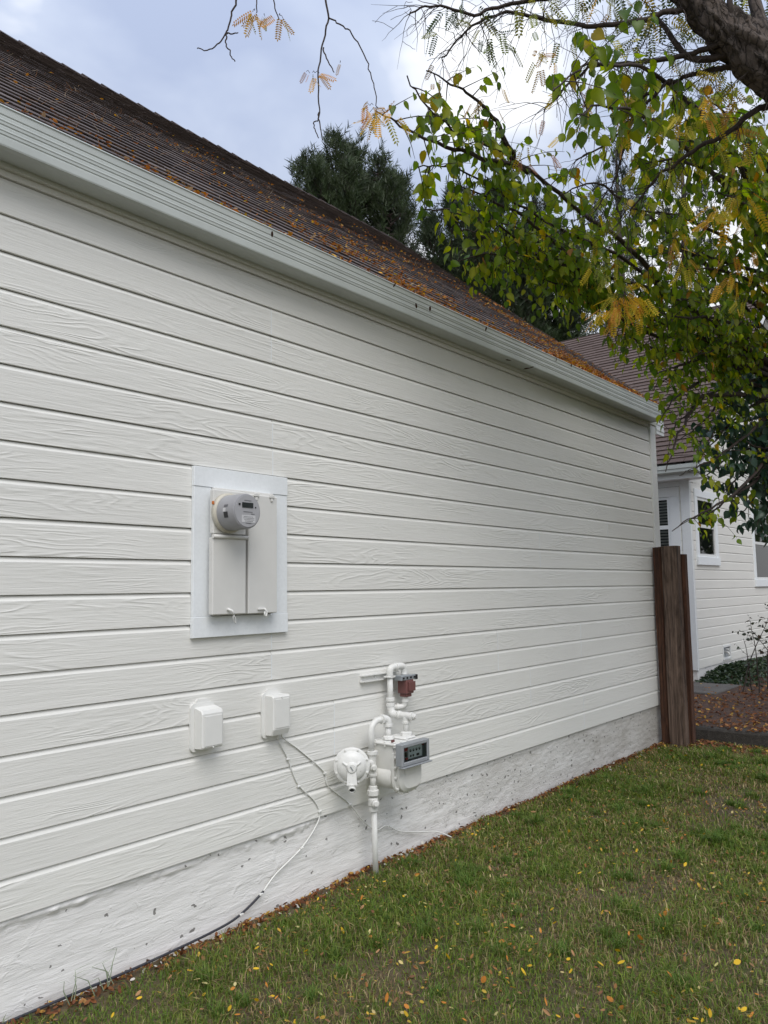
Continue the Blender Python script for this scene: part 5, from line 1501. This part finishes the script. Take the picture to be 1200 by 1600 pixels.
# compound leaves in clusters: (px, py, depth, spread px, count, size, palette)
Yl = [(4, (0.62, 0.36, 0.02)), (3, (0.55, 0.40, 0.03)), (2, (0.42, 0.36, 0.04)), (1, (0.45, 0.20, 0.03))]
Ol = [(3, (0.50, 0.28, 0.03)), (2, (0.35, 0.20, 0.06)), (2, (0.28, 0.26, 0.05)), (1, (0.18, 0.20, 0.05))]
Gl = [(3, (0.05, 0.085, 0.03)), (2, (0.08, 0.11, 0.03)), (1, (0.20, 0.20, 0.04))]
Pk = [(3, (0.45, 0.24, 0.14)), (2, (0.38, 0.26, 0.10)), (1, (0.40, 0.30, 0.05))]
GY = [(3, (0.28, 0.28, 0.04)), (2, (0.40, 0.34, 0.04)), (2, (0.16, 0.20, 0.03))]
cl = [(975, 478, 4.6, 28, 34, 0.12, Yl), (962, 490, 4.6, 18, 12, 0.11, Yl), (1150, 326, 4.5, 34, 16, 0.14, Yl), (1118, 350, 4.5, 22, 9, 0.13, Yl), (940, 425, 4.7, 26, 16, 0.11, GY), (925, 400, 4.7, 18, 8, 0.10, GY),
      (1055, 385, 4.6, 22, 14, 0.10, Yl), (1068, 410, 4.6, 20, 8, 0.11, GY), (1150, 440, 4.7, 24, 10, 0.11, Yl), (1160, 470, 4.7, 20, 6, 0.11, GY), (965, 350, 4.7, 25, 8, 0.10, GY),
      (578, 172, 3.62, 12, 5, 0.11, Yl), (590, 178, 3.62, 16, 7, 0.13, Ol), (604, 182, 3.7, 14, 5, 0.12, Yl), (398, 22, 3.52, 10, 5, 0.10, Ol), (412, 26, 3.52, 6, 3, 0.08, Ol), (436, 28, 3.55, 8, 4, 0.09, Ol), (492, 118, 3.6, 7, 4, 0.085, Ol), (484, 118, 3.6, 6, 3, 0.06, Pk), (532, 98, 3.58, 2, 1, 0.05, Ol),
      (712, 18, 4.0, 34, 12, 0.11, Gl), (690, 40, 4.0, 22, 8, 0.10, Gl), (770, 60, 4.05, 30, 14, 0.11, Gl), (835, 15, 4.0, 40, 14, 0.12, GY), (850, 92, 4.1, 22, 9, 0.10, Yl), (765, 165, 4.3, 25, 5, 0.10, Pk),
      (910, 40, 4.1, 60, 14, 0.11, GY), (960, 20, 4.1, 50, 10, 0.12, Ol), (900, 180, 4.2, 60, 14, 0.10, Pk), (970, 200, 4.2, 60, 14, 0.11, Pk), (1010, 230, 4.3, 50, 12, 0.11, Yl), (1090, 180, 4.2, 50, 18, 0.12, Yl), (1120, 150, 4.15, 30, 10, 0.12, Yl),
      (1070, 215, 4.3, 50, 14, 0.12, GY), (1000, 60, 4.1, 40, 8, 0.12, GY), (1150, 20, 4.2, 50, 8, 0.12, GY), (1040, 300, 4.4, 50, 12, 0.11, GY), (1150, 400, 4.7, 50, 12, 0.11, Yl), (690, 130, 4.1, 40, 6, 0.09, Pk), (820, 250, 4.3, 40, 8, 0.09, Pk), (1020, 30, 4.1, 30, 6, 0.12, Gl), (1180, 250, 4.3, 40, 10, 0.12, Yl)]
P_, D_, N_, S_, C_ = [], [], [], [], []
r_ = np.random.default_rng(4); twm = MB()
for (cx, cy, dp, sp, cnt, sz, pal) in cl:
    cc = pick_cols(cnt, pal, r_, 0.2)
    c0 = at(cx, cy - sp * 0.6, dp)
    for k in range(cnt):
        b = at(cx + r_.normal(0, sp * 0.55), cy + r_.normal(0, sp * 0.5) - sp * 0.2, dp + r_.normal(0, sp / FPX * dp * 0.7))
        if k % 3 == 0: twm.tube([c0, c0.lerp(b, 0.55) + Vector((0, 0, 0.01)), b], 0.0014, 3, caps=False)
        P_.append(tuple(b)); S_.append(sz * r_.uniform(0.7, 1.2)); C_.append(cc[k])
        v = (b - c0); v = v.normalized() if v.length > 1e-4 else Vector((0, 0, -1))
        D_.append((v.x * 0.5 + r_.normal(0, 0.35), v.y * 0.5 + r_.normal(0, 0.35), -0.75 + r_.normal(0, 0.3))); N_.append(r_.normal(0, 1, 3))
o = twm.build('leaf_stalks', M['twig'], loc); tag(o, kind='stuff')
mm = frames(np.array(D_), np.array(N_)) * np.array(S_)[:, None, None]
pos = np.array(P_); cols = np.array(C_)
print('compound', len(pos))
place_leaves(loc, LB, CV, CF, None, pos, mm, cols, M['litter'], 'compound_leaf', 300, 'foliage', 16)

# ------------------------------------------------------------------ conifers behind the roof
def conifer(base, leaders, label, seed, tone, ntuft=2600, dens=1.0):
    """leaders: list of (tip point, crown radius at mid, bottom z)"""
    rs = random.Random(seed); r_ = np.random.default_rng(seed)
    base = Vector(base)
    t = thing('conifer_tree', base, label, 'tree', 'conifers behind the houses')
    tipm = max((l[0] for l in leaders), key=lambda v: v.z)
    mb = MB(); mb.tube(smooth_path([base + Vector((0, 0, -0.3)), Vector((base.x, base.y, tipm.z * 0.5)), Vector((tipm.x, tipm.y, tipm.z * 0.8)), tipm], 5), [0.28 - 0.017 * i for i in range(16)], 9); mb.build('trunk', M['bark'], t)
    bm_ = MB(); P, D, S_ = [], [], []
    for tip, rad, zb in leaders:
        ax0 = Vector((base.x * 0.35 + tip.x * 0.65, base.y * 0.35 + tip.y * 0.65, zb))
        H = tip.z - zb
        nb = int(120 * dens)
        for i in range(nb):
            f = (i + rs.random()) / nb
            c = ax0.lerp(tip, f)
            prof = (1 - f) ** 0.5 * (0.75 + 0.25 * math.sin(f * 17 + seed))
            L = rad * max(0.08, prof) * rs.uniform(0.6, 1.15)
            a = rs.uniform(0, 6.283)
            d = Vector((math.cos(a), math.sin(a), rs.uniform(0.15, 0.55)))
            p_ = c.copy(); pts = [p_]
            for k in range(4):
                d = (d + Vector((0, 0, 0.16)) + rvec(rs) * 0.12).normalized(); p_ = p_ + d * L / 4; pts.append(p_)
            bm_.tube(pts, [0.03, 0.022, 0.015, 0.010, 0.005], 4, caps=False)
            nt_ = max(6, int(L * 15))
            for k in range(nt_):
                u = rs.uniform(0.25, 1.0) ** 0.8; q = min(int(u * 4), 3)
                b = pts[q].lerp(pts[q + 1], u * 4 - q) + rvec(rs) * 0.16
                P.append(tuple(b)); dd = (pts[q + 1] - pts[q]).normalized() * 0.6 + Vector((0, 0, 0.75)) + rvec(rs) * 0.55
                D.append(tuple(dd)); S_.append(rs.uniform(0.28, 0.50))
    o = bm_.build('limbs', M['twig'], t); tag(o, kind='stuff')
    # tuft template: needles fanned round a shoot
    tv, tf = [], []
    rr = random.Random(3)
    for i in range(16):
        u = rr.uniform(0.0, 0.8); a = rr.uniform(0, 6.283); ln = rr.uniform(0.35, 0.6)
        d = np.array([0.75, 0.6 * math.cos(a), 0.6 * math.sin(a)]); d /= np.linalg.norm(d)
        s = np.cross(d, [0.3, math.sin(a), -math.cos(a)]); s /= np.linalg.norm(s)
        b = np.array([u, 0, 0]); j = len(tv)
        tv += [b - s * 0.028, b + s * 0.028, b + d * ln]; tf.append((j, j + 1, j + 2))
    pos = np.array(P); n_ = len(pos)
    mm = frames(np.array(D), r_.normal(0, 1, (n_, 3))) * np.array(S_)[:, None, None]
    cols = pick_cols(n_, [(3, tone), (2, tuple(c * 0.7 for c in tone)), (1.5, tuple(c * 1.35 for c in tone))], r_)
    V, Fc, C = bake(np.array(tv), np.array(tf), mm, pos - np.array(base), cols)
    o = link_mesh('crown', mesh_from('crown', V, Fc, C, M['needle']), t); tag(o, kind='stuff')
    return n_
D1 = 25.0
def tipz(px, py, d): return at(px, py, d)
b1 = at(548, 300, D1); b2 = at(770, 400, 23.0); b3 = at(965, 320, 30.0); b4 = at(1055, 300, 32.0); b5 = at(700, 380, 30.0)
conifer((b1.x, b1.y, -0.05), [(at(524, 216, D1), 2.5, 5.5), (at(478, 250, D1 - 0.8), 1.7, 5.5), (at(590, 250, D1 - 0.5), 2.3, 5.0), (at(628, 284, D1), 1.9, 4.5), (at(556, 232, D1 + 1), 2.4, 5.5), (at(500, 262, D1 - 1.5), 1.8, 5.0), (at(612, 290, D1 - 1.2), 1.8, 4.5), (at(545, 262, D1 - 1.5), 2.0, 5.0)], 'bushy dark conifer rising on its own above the roof ridge', 31, (0.036, 0.054, 0.020), dens=1.6)
conifer((b2.x, b2.y, -0.05), [(at(715, 300, 23), 2.4, 3.5), (at(672, 345, 22), 1.8, 4.0), (at(775, 300, 23), 2.6, 3.5), (at(840, 330, 22.5), 2.4, 3.5), (at(895, 385, 22), 2.0, 3.0), (at(740, 370, 21.5), 2.2, 3.0), (at(820, 400, 21.5), 2.2, 3.0)], 'wide dark conifer behind the green leaves at the roof end', 32, (0.028, 0.044, 0.017), dens=1.6)
conifer((b3.x, b3.y, -0.05), [(at(962, 232, 30), 1.5, 5.5), (at(930, 290, 30), 1.2, 5.5), (at(1000, 300, 30), 1.2, 5.5)], 'thin far conifer seen through the leaves left of the thick limb', 33, (0.045, 0.060, 0.040), dens=0.7)
conifer((b4.x, b4.y, -0.05), [(at(1062, 212, 32), 1.5, 5.5), (at(1030, 270, 32), 1.2, 5.5), (at(1100, 290, 32), 1.2, 5.5)], 'thin far conifer seen through twigs just below the thick limb', 34, (0.045, 0.060, 0.042), dens=0.7)

# ------------------------------------------------------------------ garden tree out to the right, mirrored in the far windows
rs = random.Random(88); r_ = np.random.default_rng(88)
GB = Vector((24.0, -4.5, -0.05))
gt_ = thing('garden_tree', GB, 'large round green tree mirrored in the panes of the far house', 'tree')
mb = MB(); mb.tube(smooth_path([GB, GB + Vector((0.1, 0, 1.5)), GB + Vector((0, 0.2, 3.4)), GB + Vector((0.2, 0.1, 6.0))], 4), [0.34 - 0.018 * i for i in range(13)], 12); mb.build('trunk', M['bark'], gt_)
P_, D_ = [], []
for i in range(160):
    d = rvec(rs); c = GB + Vector((0, 0, 4.6)) + Vector((d.x * 3.8, d.y * 3.8, d.z * 3.4)) * rs.uniform(0.55, 1.0)
    for k in range(42):
        q = c + rvec(rs) * 0.8 * rs.random() ** 0.5; P_.append(tuple(q)); D_.append((rs.gauss(0, 0.5), rs.gauss(0, 0.5), -0.7))
pos = np.array(P_); n = len(pos); mm = frames(np.array(D_), r_.normal(0, 1, (n, 3))) * r_.uniform(0.16, 0.26, n)[:, None, None]
V, Fc, C = bake(HV, HF, mm, pos - np.array(GB), pick_cols(n, [(2, (0.04, 0.075, 0.018)), (2, (0.06, 0.10, 0.02)), (1, (0.10, 0.13, 0.025))], r_), HG)
o = link_mesh('crown', mesh_from('crown', V, Fc, C, M['leaf'], True), gt_); tag(o, kind='stuff')

# ------------------------------------------------------------------ lawn grass
def cam_vis(x, y, z=0.0, m=0.0):
    rx, ry, rz = x - CAM.x, y - CAM.y, z - CAM.z
    d = rx * Fv.x + ry * Fv.y + rz * Fv.z
    d = np.maximum(d, 0.05)
    sx = 600 + FPX * (rx * Rv.x + ry * Rv.y + rz * Rv.z) / d; sy = 800 - FPX * (rx * Uv.x + ry * Uv.y + rz * Uv.z) / d
    return (d > 0.3) & (sx > -60 - m) & (sx < 1260 + m) & (sy < 1680 + m), d
def field(x, y, s, seed, oct=3):
    # cheap vectorised value noise from sines
    r_ = np.random.default_rng(seed); out = np.zeros_like(x)
    for o_ in range(10):
        a = r_.uniform(0, 6.283); f = s * r_.uniform(0.5, 2.2); out += np.sin((x * np.cos(a) + y * np.sin(a)) * f + r_.uniform(0, 6.283))
    return out / 10 ** 0.5 / 1.4
def hl(x, y):
    return np.array([hlawn(a, b) for a, b in zip(x, y)])
r_ = np.random.default_rng(99)
nb = 560000
x = r_.uniform(-1.2, 8.36, nb); y = r_.uniform(-5.2, -0.02, nb)
vis, dep = cam_vis(x, y)
dry = field(x, y, 2.6, 1) * 0.55 + field(x, y, 7.0, 2) * 0.35
bare = np.maximum(np.exp(-(((x - 5.9) / 0.75) ** 2 + ((y + 1.25) / 0.33) ** 2)), 0.8 * np.exp(-(((x - 4.35) / 0.6) ** 2 + ((y + 1.3) / 0.22) ** 2)))
bare = np.maximum(bare, 0.9 * np.exp(-((x - 8.3) / 0.42) ** 2)); bare = np.maximum(bare, 0.75 * np.exp(-(((x - 2.75) / 0.35) ** 2 + ((y + 0.85) / 0.2) ** 2)))
wallgap = np.clip((-y - 0.02 - 0.035 * (1 + field(x, y * 0, 6, 4))) / 0.07, 0.04, 1)
keep = r_.random(nb) < np.where(vis, np.clip(3.0 / dep + 0.35, 0.45, 1.0), 0.28) * (1 - 0.88 * bare) * wallgap * np.clip(1.0 - 0.35 * dry, 0.4, 1)
x, y, dry, dep, bare, vis = x[keep], y[keep], dry[keep], dep[keep], bare[keep], vis[keep]
ntf = 380; cx_ = r_.uniform(0.6, 8.2, ntf); cy_ = -0.16 - 3.6 * r_.random(ntf); per = 75
tx_ = np.repeat(cx_, per) + r_.normal(0, 0.022, ntf * per); ty_ = np.minimum(np.repeat(cy_, per) + r_.normal(0, 0.022, ntf * per), -0.05)
vt_, dt_ = cam_vis(tx_, ty_); sel = vt_ & (np.repeat(field(cx_, cy_, 2.6, 1), per) < 0.5); tx_, ty_, dt_ = tx_[sel], ty_[sel], dt_[sel]
ntuft = len(tx_); x = np.concatenate([x, tx_]); y = np.concatenate([y, ty_]); dry = np.concatenate([dry, np.full(ntuft, -0.9)]); dep = np.concatenate([dep, dt_]); bare = np.concatenate([bare, np.zeros(ntuft)]); vis = np.concatenate([vis, np.ones(ntuft, bool)])
n = len(x); print('grass blades', n)
h = r_.uniform(0.020, 0.054, n) * (1 - 0.35 * np.clip(dry, 0, 1)) * (1 - 0.4 * bare)
tall = r_.random(n) < 0.02; h[tall] *= 1.6
tuft = field(x, y, 9.0, 6); h *= 1 + 0.45 * np.clip(tuft, -1, 1.3)
h[-ntuft:] *= 1.45
ang = r_.uniform(0, 6.283, n) + field(x, y, 6.0, 7) * 0.6
lean = r_.uniform(0.3, 1.5, n); w = r_.uniform(0.0012, 0.0027, n) * np.clip(dep / 3.5, 0.9, 1.9)
dx, dy = np.cos(ang), np.sin(ang); sxv, syv = -dy, dx
z0 = 0.016 * np.array([mnoise.noise((a * 0.9, b * 0.9, 1.3)) for a, b in zip(x, y)]) + 0.008 * np.array([mnoise.noise((a * 3.1, b * 3.1, 4.2)) for a, b in zip(x, y)]) - 0.014
V = np.empty((n, 5, 3), dtype=np.float32)
mx_, my_, mz_ = x + dx * h * 0.30 * lean, y + dy * h * 0.30 * lean, z0 + h * 0.62
tx, ty, tz_ = x + dx * h * 0.95 * lean, y + dy * h * 0.95 * lean, z0 + h * (1.05 - 0.30 * lean)
V[:, 0] = np.stack([x - sxv * w, y - syv * w, z0], 1); V[:, 1] = np.stack([x + sxv * w, y + syv * w, z0], 1)
V[:, 2] = np.stack([mx_ - sxv * w * 0.8, my_ - syv * w * 0.8, mz_], 1); V[:, 3] = np.stack([mx_ + sxv * w * 0.8, my_ + syv * w * 0.8, mz_], 1)
V[:, 4] = np.stack([tx, ty, tz_], 1)
V[:, :, 1] = np.minimum(V[:, :, 1], -0.012)
fi = np.array([(0, 1, 3), (0, 3, 2), (2, 3, 4)])
Fc = (fi[None] + (np.arange(n) * 5)[:, None, None]).reshape(-1, 3)
pd = np.clip(0.22 + 0.28 * dry + 0.35 * bare, 0.04, 0.75)
isdry = r_.random(n) < pd
green = pick_cols(n, [(4, (0.105, 0.165, 0.026)), (3, (0.165, 0.215, 0.036)), (2, (0.060, 0.112, 0.020)), (1.2, (0.19, 0.205, 0.055))], r_, 0.22)
tan_ = pick_cols(n, [(3, (0.30, 0.23, 0.115)), (2, (0.15, 0.105, 0.055)), (1.5, (0.40, 0.33, 0.18))], r_, 0.2)
C = np.where(isdry[:, None], tan_, green); C[-ntuft:] = pick_cols(ntuft, [(3, (0.080, 0.140, 0.026)), (2, (0.11, 0.175, 0.034)), (1, (0.18, 0.22, 0.05))], r_, 0.2)
Cv = np.repeat(C[:, None, :], 5, 1)
me = mesh_from('grass', V.reshape(-1, 3), Fc, Cv.reshape(-1, 3), M['grass'])
go = link(bpy.data.objects.new('grass', me)); tag(go, 'short mown lawn grass, green mixed with dry straw blades', 'grass', kind='stuff')

# ------------------------------------------------------------------ fallen leaves on the lawn
def oval_leaf(cup=0.25, wid=0.24):
    us = [0, 0.2, 0.5, 0.8, 1.0]; hw = [0.02, 0.75 * wid, wid, 0.7 * wid, 0.0]
    v, f = [], []
    for u, w_ in zip(us, hw):
        zc = cup * 0.5 * (u - 0.5) ** 2
        v += [(u - 0.5, 0, zc), (u - 0.5, w_, zc + cup * w_), (u - 0.5, -w_, zc + cup * w_ * 0.8)]
    for i in range(4):
        a, b = i * 3, i * 3 + 3
        f += [(a, b, b + 1), (a, b + 1, a + 1), (a, b + 2, b), (a, a + 2, b + 2)]
    return np.array(v), np.array(f)
kinds = [('yellow', (0.62, 0.40, 0.03), 'small yellow fallen leaf lying in the lawn grass'), ('orange', (0.50, 0.20, 0.04), 'small orange fallen leaf lying in the lawn grass'),
         ('tan', (0.36, 0.20, 0.10), 'small tan-brown fallen leaf lying in the lawn grass'), ('pale', (0.60, 0.52, 0.25), 'small pale yellow fallen leaf lying in the lawn grass')]
rs = random.Random(40)
lm = {}
for kn, col, lab in kinds:
    for q in range(3):
        tv, tf = oval_leaf(rs.uniform(-0.2, 0.7), rs.uniform(0.17, 0.30))
        lm[(kn, q)] = mesh_from('fallen_leaf', tv, tf, np.repeat(np.array([col]) * rs.uniform(0.8, 1.15), len(tv), 0), M['litter'], True)
cnt = 0
while cnt < 260:
    px_, py_ = rs.uniform(60, 1195), 1170 + 430 * rs.random() ** 1.0
    d = (Fv + Rv * ((px_ - 600) / FPX) + Uv * ((800 - py_) / FPX)); tt = (0.02 - CAM.z) / d.z
    p_ = CAM + d * tt
    if p_.y > -0.10 or p_.x > 8.25 or tt < 0: continue
    if mnoise.noise((p_.x * 1.7, p_.y * 1.7, 3.0)) + 0.6 * mnoise.noise((p_.x * 5, p_.y * 5, 1.0)) < rs.uniform(-0.6, 0.35): continue
    kn, col, lab = rs.choices(kinds, [4.2, 3.0, 3.6, 1.2])[0]
    o = link(bpy.data.objects.new('fallen_leaf', lm[(kn, rs.randrange(3))]))
    sz = rs.uniform(0.018, 0.034) * (1.0 if rs.random() < 0.9 else 1.5)
    o.location = (p_.x, p_.y, hlawn(p_.x, p_.y) + rs.uniform(0.022, 0.040)); o.scale = (sz, sz * rs.uniform(0.8, 1.2), sz)
    o.rotation_euler = (rs.gauss(0, 0.6), rs.gauss(0, 0.6), rs.uniform(0, 6.28))
    where = ('by the low step at the far end' if p_.x > 6.9 else 'beside the foundation wall' if p_.y > -0.42 else 'in the bare patch right of centre' if abs(p_.x - 5.6) < 1.1 and abs(p_.y + 1.25) < 0.4
             else 'in the near left foreground' if px_ < 480 else 'in the near centre foreground' if py_ > 1440 and px_ < 820 else 'in the near right foreground' if py_ > 1440 else 'in the middle of the lawn')
    tag(o, lab.replace('lying in the lawn grass', 'lying ' + where), 'leaf', 'fallen leaves scattered on the lawn'); cnt += 1

def scatter(name, pts, size, table, seed, label, cat, tilt=0.4, mat='litter', wid=0.26):
    r_ = np.random.default_rng(seed); n = len(pts); tv, tf = oval_leaf(0.35, wid)
    a = r_.uniform(0, 6.283, n); d = np.stack([np.cos(a), np.sin(a), r_.normal(0, tilt, n)], 1); nr = np.stack([r_.normal(0, tilt, n), r_.normal(0, tilt, n), np.ones(n)], 1)
    mm = frames(d, nr) * (size * r_.uniform(0.5, 1.3, n))[:, None, None]
    V, Fc, C = bake(tv, tf, mm, np.asarray(pts), pick_cols(n, table, r_, 0.25))
    o = link(bpy.data.objects.new(name, mesh_from(name, V, Fc, C, M[mat], True))); tag(o, label, cat, kind='stuff'); return o
BR = [(4, (0.13, 0.052, 0.024)), (3, (0.22, 0.088, 0.036)), (2, (0.31, 0.15, 0.055)), (1, (0.46, 0.28, 0.06))]
LAWNL = [(3, (0.45, 0.30, 0.05)), (3, (0.30, 0.14, 0.05)), (3, (0.22, 0.12, 0.06)), (1, (0.50, 0.42, 0.18))]
r_ = np.random.default_rng(17)
n = 8000; x = r_.uniform(0.8, 8.3, n); y = -0.1 - 3.2 * r_.random(n) ** 1.1
kk = field(x, y, 3.0, 41) + 0.5 * field(x, y, 9.0, 42) > r_.uniform(-0.9, 0.6, n); x, y = x[kk], y[kk]
pts = [(a, b, hlawn(a, b) + r_.uniform(0.004, 0.035)) for a, b in zip(x, y)]
scatter('leaf_litter', pts, 0.022, LAWNL, 2, 'tiny fallen leaflets and crumbs among the lawn grass', 'leaf litter')
n = 2600; x = r_.uniform(0.6, 8.3, n); y = -0.012 - np.abs(r_.normal(0, 0.045, n))
pts = [(a, b, hlawn(a, b) + r_.uniform(0.003, 0.025)) for a, b in zip(x, y)]
scatter('leaf_litter', pts, 0.026, BR + [(0.6, (0.6, 0.58, 0.52))], 3, 'dark leaf crumbs and paint chips along the wall foot', 'leaf litter', 0.6)
n = 9000; y = r_.uniform(-3.5, 3.0, n); x = np.array([kerb_x(b) for b in y]) + 0.02 + 5.2 * r_.random(n) ** 1.4
k2 = ~((x > HX - 0.02) & (y > HY - 0.02)) & ~((x > 10.7) & (y > 0.2) & (r_.random(n) < 0.75)); x, y = x[k2], y[k2]
pts = [(a, b, TZ + 0.012 * mnoise.noise((a * 1.5, b * 1.5, 0)) + r_.uniform(0.004, 0.022)) for a, b in zip(x, y)]
scatter('leaf_litter', pts, 0.045, BR, 4, 'reddish brown leaf litter covering the path beyond the fence', 'leaf litter')
n = 900; y = r_.uniform(-2.5, -0.05, n); x = 8.25 - np.abs(r_.normal(0, 0.22, n))
pts = [(a, b, hlawn(a, b) + r_.uniform(0.01, 0.03)) for a, b in zip(x, y)]
scatter('leaf_litter', pts, 0.04, BR + [(1, (0.5, 0.38, 0.08))], 6, 'brown leaves drifted against the low step by the fence', 'leaf litter')
# roof litter: gathers near the eave and towards the far end
n = 52000; x = r_.uniform(-0.5, 8.35, n); s_ = np.abs(r_.normal(0, 1, n)) * np.where(r_.random(n) < 0.4, 0.22, 1.4) + 0.01
clump = field(x, s_ * 2.2, 2.6, 21) + 0.6 * field(x, s_ * 2.0, 9.0, 22); p_keep = np.clip((x - 1.7) * 0.14, 0.035, 0.9) * np.clip(0.10 + 1.0 * clump + 0.7 * np.exp(-s_ / 0.18), 0.03, 1)
k2 = (r_.random(n) < p_keep) & (s_ < 3.6); x, s_ = x[k2], s_[k2]
step = 0.018 - 0.010 * (((s_ + 0.03) / 0.138) % 1.0)
pts = [tuple(Vector((a, RY0, RZ0)) + upv * float(b) + nrA * float(c_ + r_.uniform(0.001, 0.009))) for a, b, c_ in zip(x, s_, step)]
RL = [(4, (0.38, 0.14, 0.035)), (3, (0.20, 0.075, 0.03)), (3, (0.44, 0.20, 0.04)), (1.2, (0.60, 0.36, 0.05)), (1.5, (0.38, 0.26, 0.15))]
scatter('roof_leaf_litter', pts, 0.027, RL, 5, 'orange and brown leaves littering the near brown roof', 'leaf litter', 0.45)
n = 5200; x = r_.uniform(-0.3, 8.0, n); k2 = r_.random(n) < np.clip(0.02 + 0.15 * (x - 1.0), 0.02, 1); x = x[k2]; n = len(x)
pts = [(a, -0.140 + r_.uniform(0, 0.09), 3.418 + r_.uniform(0, 0.034)) for a in x]
scatter('gutter_leaf_litter', pts, 0.034, RL, 7, 'orange leaf debris filling the gutter lip of the near roof', 'leaf litter', 0.7)
# pine straw on the roof
n = 1500; x = r_.uniform(-0.3, 8.2, n); s_ = r_.uniform(0.02, 2.6, n)
pts = [tuple(Vector((a, RY0, RZ0)) + upv * float(b) + nrA * 0.020) for a, b in zip(x, s_)]
scatter('pine_straw', pts, 0.07, [(2, (0.30, 0.17, 0.09)), (2, (0.22, 0.11, 0.06)), (1, (0.45, 0.36, 0.26))], 8, 'fallen pine needles strewn over the brown roof courses', 'pine straw', 0.25, wid=0.018)

# ------------------------------------------------------------------ shrub and ground cover by the neighbouring house
rs = random.Random(61)
SB = at(1172, 1055, 10.6); SB.z = TZ
shrub = thing('shrub', SB, 'leggy dark-stemmed shrub with sparse leaves before the far house wall', 'shrub')
leaves = []; stm = MB()
for i in range(15):
    b = SB + Vector((rs.uniform(-0.35, 0.5), rs.uniform(-0.7, 0.1), 0)); d = Vector((rs.gauss(0, 0.22), rs.gauss(0.0, 0.3), 1)).normalized(); p_ = b; pts = [p_]
    ln = rs.uniform(0.6, 1.15)
    for k in range(7):
        d = (d + rvec(rs) * 0.14).normalized(); p_ = p_ + d * ln / 7; pts.append(p_)
    s1 = MB(); s1.tube(pts, [0.010 - 0.001 * k for k in range(8)], 5, caps=False); s1.build('stem', M['twig'], shrub)
    leaves += grow_twigs(pts, rs, 0.13, 0.22, -0.2, 0.9, stm, 0.055, 0.055, 0.35, 0.0025)
o = stm.build('twigs', M['twig'], shrub); tag(o, kind='stuff')
pos, mm = leaves_to_arrays(leaves, rs, 0.35, 25); cols = pick_cols(len(pos), [(3, (0.020, 0.028, 0.014)), (2, (0.035, 0.045, 0.018)), (1, (0.06, 0.035, 0.02))], np.random.default_rng(3))
place_leaves(shrub, SB, HV, HF, HG, pos, mm, cols, M['leaf_dark'], 'leaf', 120, 'foliage', 5)
r_ = np.random.default_rng(33)
n = 5200; x = r_.uniform(12.0, 16.5, n); y = 0.72 + r_.normal(0, 0.28, n) - 0.10 * (x - 12.4); hgt = np.clip(0.26 * (1 - ((y - 0.6 + 0.1 * (x - 12.4)) / 0.55) ** 2), 0.03, 0.3) * np.clip((x - 12.1) / 0.6, 0.15, 1)
k2 = (y < HY - 0.03); x, y, hgt = x[k2], y[k2], hgt[k2]
pts = [(a, b, TZ + h_ * u) for a, b, h_, u in zip(x, y, hgt, r_.random(len(x)) ** 0.6)]
scatter('ground_cover', pts, 0.07, [(3, (0.022, 0.040, 0.018)), (2, (0.032, 0.058, 0.022)), (1, (0.05, 0.08, 0.03))], 12, 'low dark green ground cover along the far house foundation', 'ground cover', 0.9, 'leaf_dark')
# pale weed blades at the wall foot, lower left
rs = random.Random(3)
wd = thing('grass_weed', (1.70, -0.06, 0.0), 'wispy pale weed blades against the foundation at lower left', 'weed')
for i in range(9):
    b = Vector((1.60 + rs.uniform(0, 0.28), -0.05 - rs.uniform(0, 0.04), 0)); d = Vector((rs.gauss(-0.1, 0.4), -0.1, 1)).normalized(); L_ = rs.uniform(0.08, 0.17)
    pts = [b, b + d * L_ * 0.5, b + d * L_ * 0.85 + Vector((rs.gauss(0, 0.02), 0, -0.005)), b + d * L_ + Vector((rs.gauss(0, 0.04), 0, -0.02))]
    h_ = MB(); h_.tube(pts, [0.0022, 0.002, 0.0012, 0.0004], 4, caps=False); h_.build('blade', M['weed'], wd)
# bare twig leaning at the far end of the foundation
tg = MB(); tg.tube(smooth_path([at(1012, 1168, 7.9), at(1022, 1158, 7.95), at(1030, 1146, 8.0), at(1033, 1136, 8.02)], 4), 0.006, 6)
tag(tg.build('stick', M['cable_w']), 'short pale stick leaning at the foot of the fence boards', 'stick')

# dead leaves caught on the gutter face
rs = random.Random(14)
tv, tf = oval_leaf(0.6, 0.2)
dme = mesh_from('dead_leaf', tv, tf, np.repeat(np.array([[0.05, 0.022, 0.012]]), len(tv), 0), M['litter'], True)
for (gx, gy) in ((425, 366), (617, 446), (650, 478), (672, 482), (760, 514), (870, 562), (893, 571), (796, 566), (826, 577)):
    d = (Fv + Rv * ((gx - 600) / FPX) + Uv * ((800 - gy) / FPX)); yy_ = -0.158
    if gy in (566, 577): yy_ = -0.118
    p_ = CAM + d * ((yy_ - CAM.y) / d.y)
    if yy_ == -0.118: p_.z = 3.2585
    o = link(bpy.data.objects.new('dead_leaf', dme)); o.location = p_; sz = rs.uniform(0.03, 0.05)
    o.scale = (sz, sz, sz); o.rotation_euler = (rs.uniform(-0.5, 0.5), 1.3 + rs.gauss(0, 0.2), rs.uniform(0, 3)) if yy_ != -0.118 else (0.2, 0.1, rs.uniform(0, 3)); 
    if yy_ == -0.118: o.scale = (0.09, 0.06, 0.05)
    tag(o, 'dark dead leaf stuck to the underside of the gutter' if yy_ == -0.118 else 'small dark dead leaf dangling on the gutter face', 'leaf', 'dead leaves caught on the gutter')
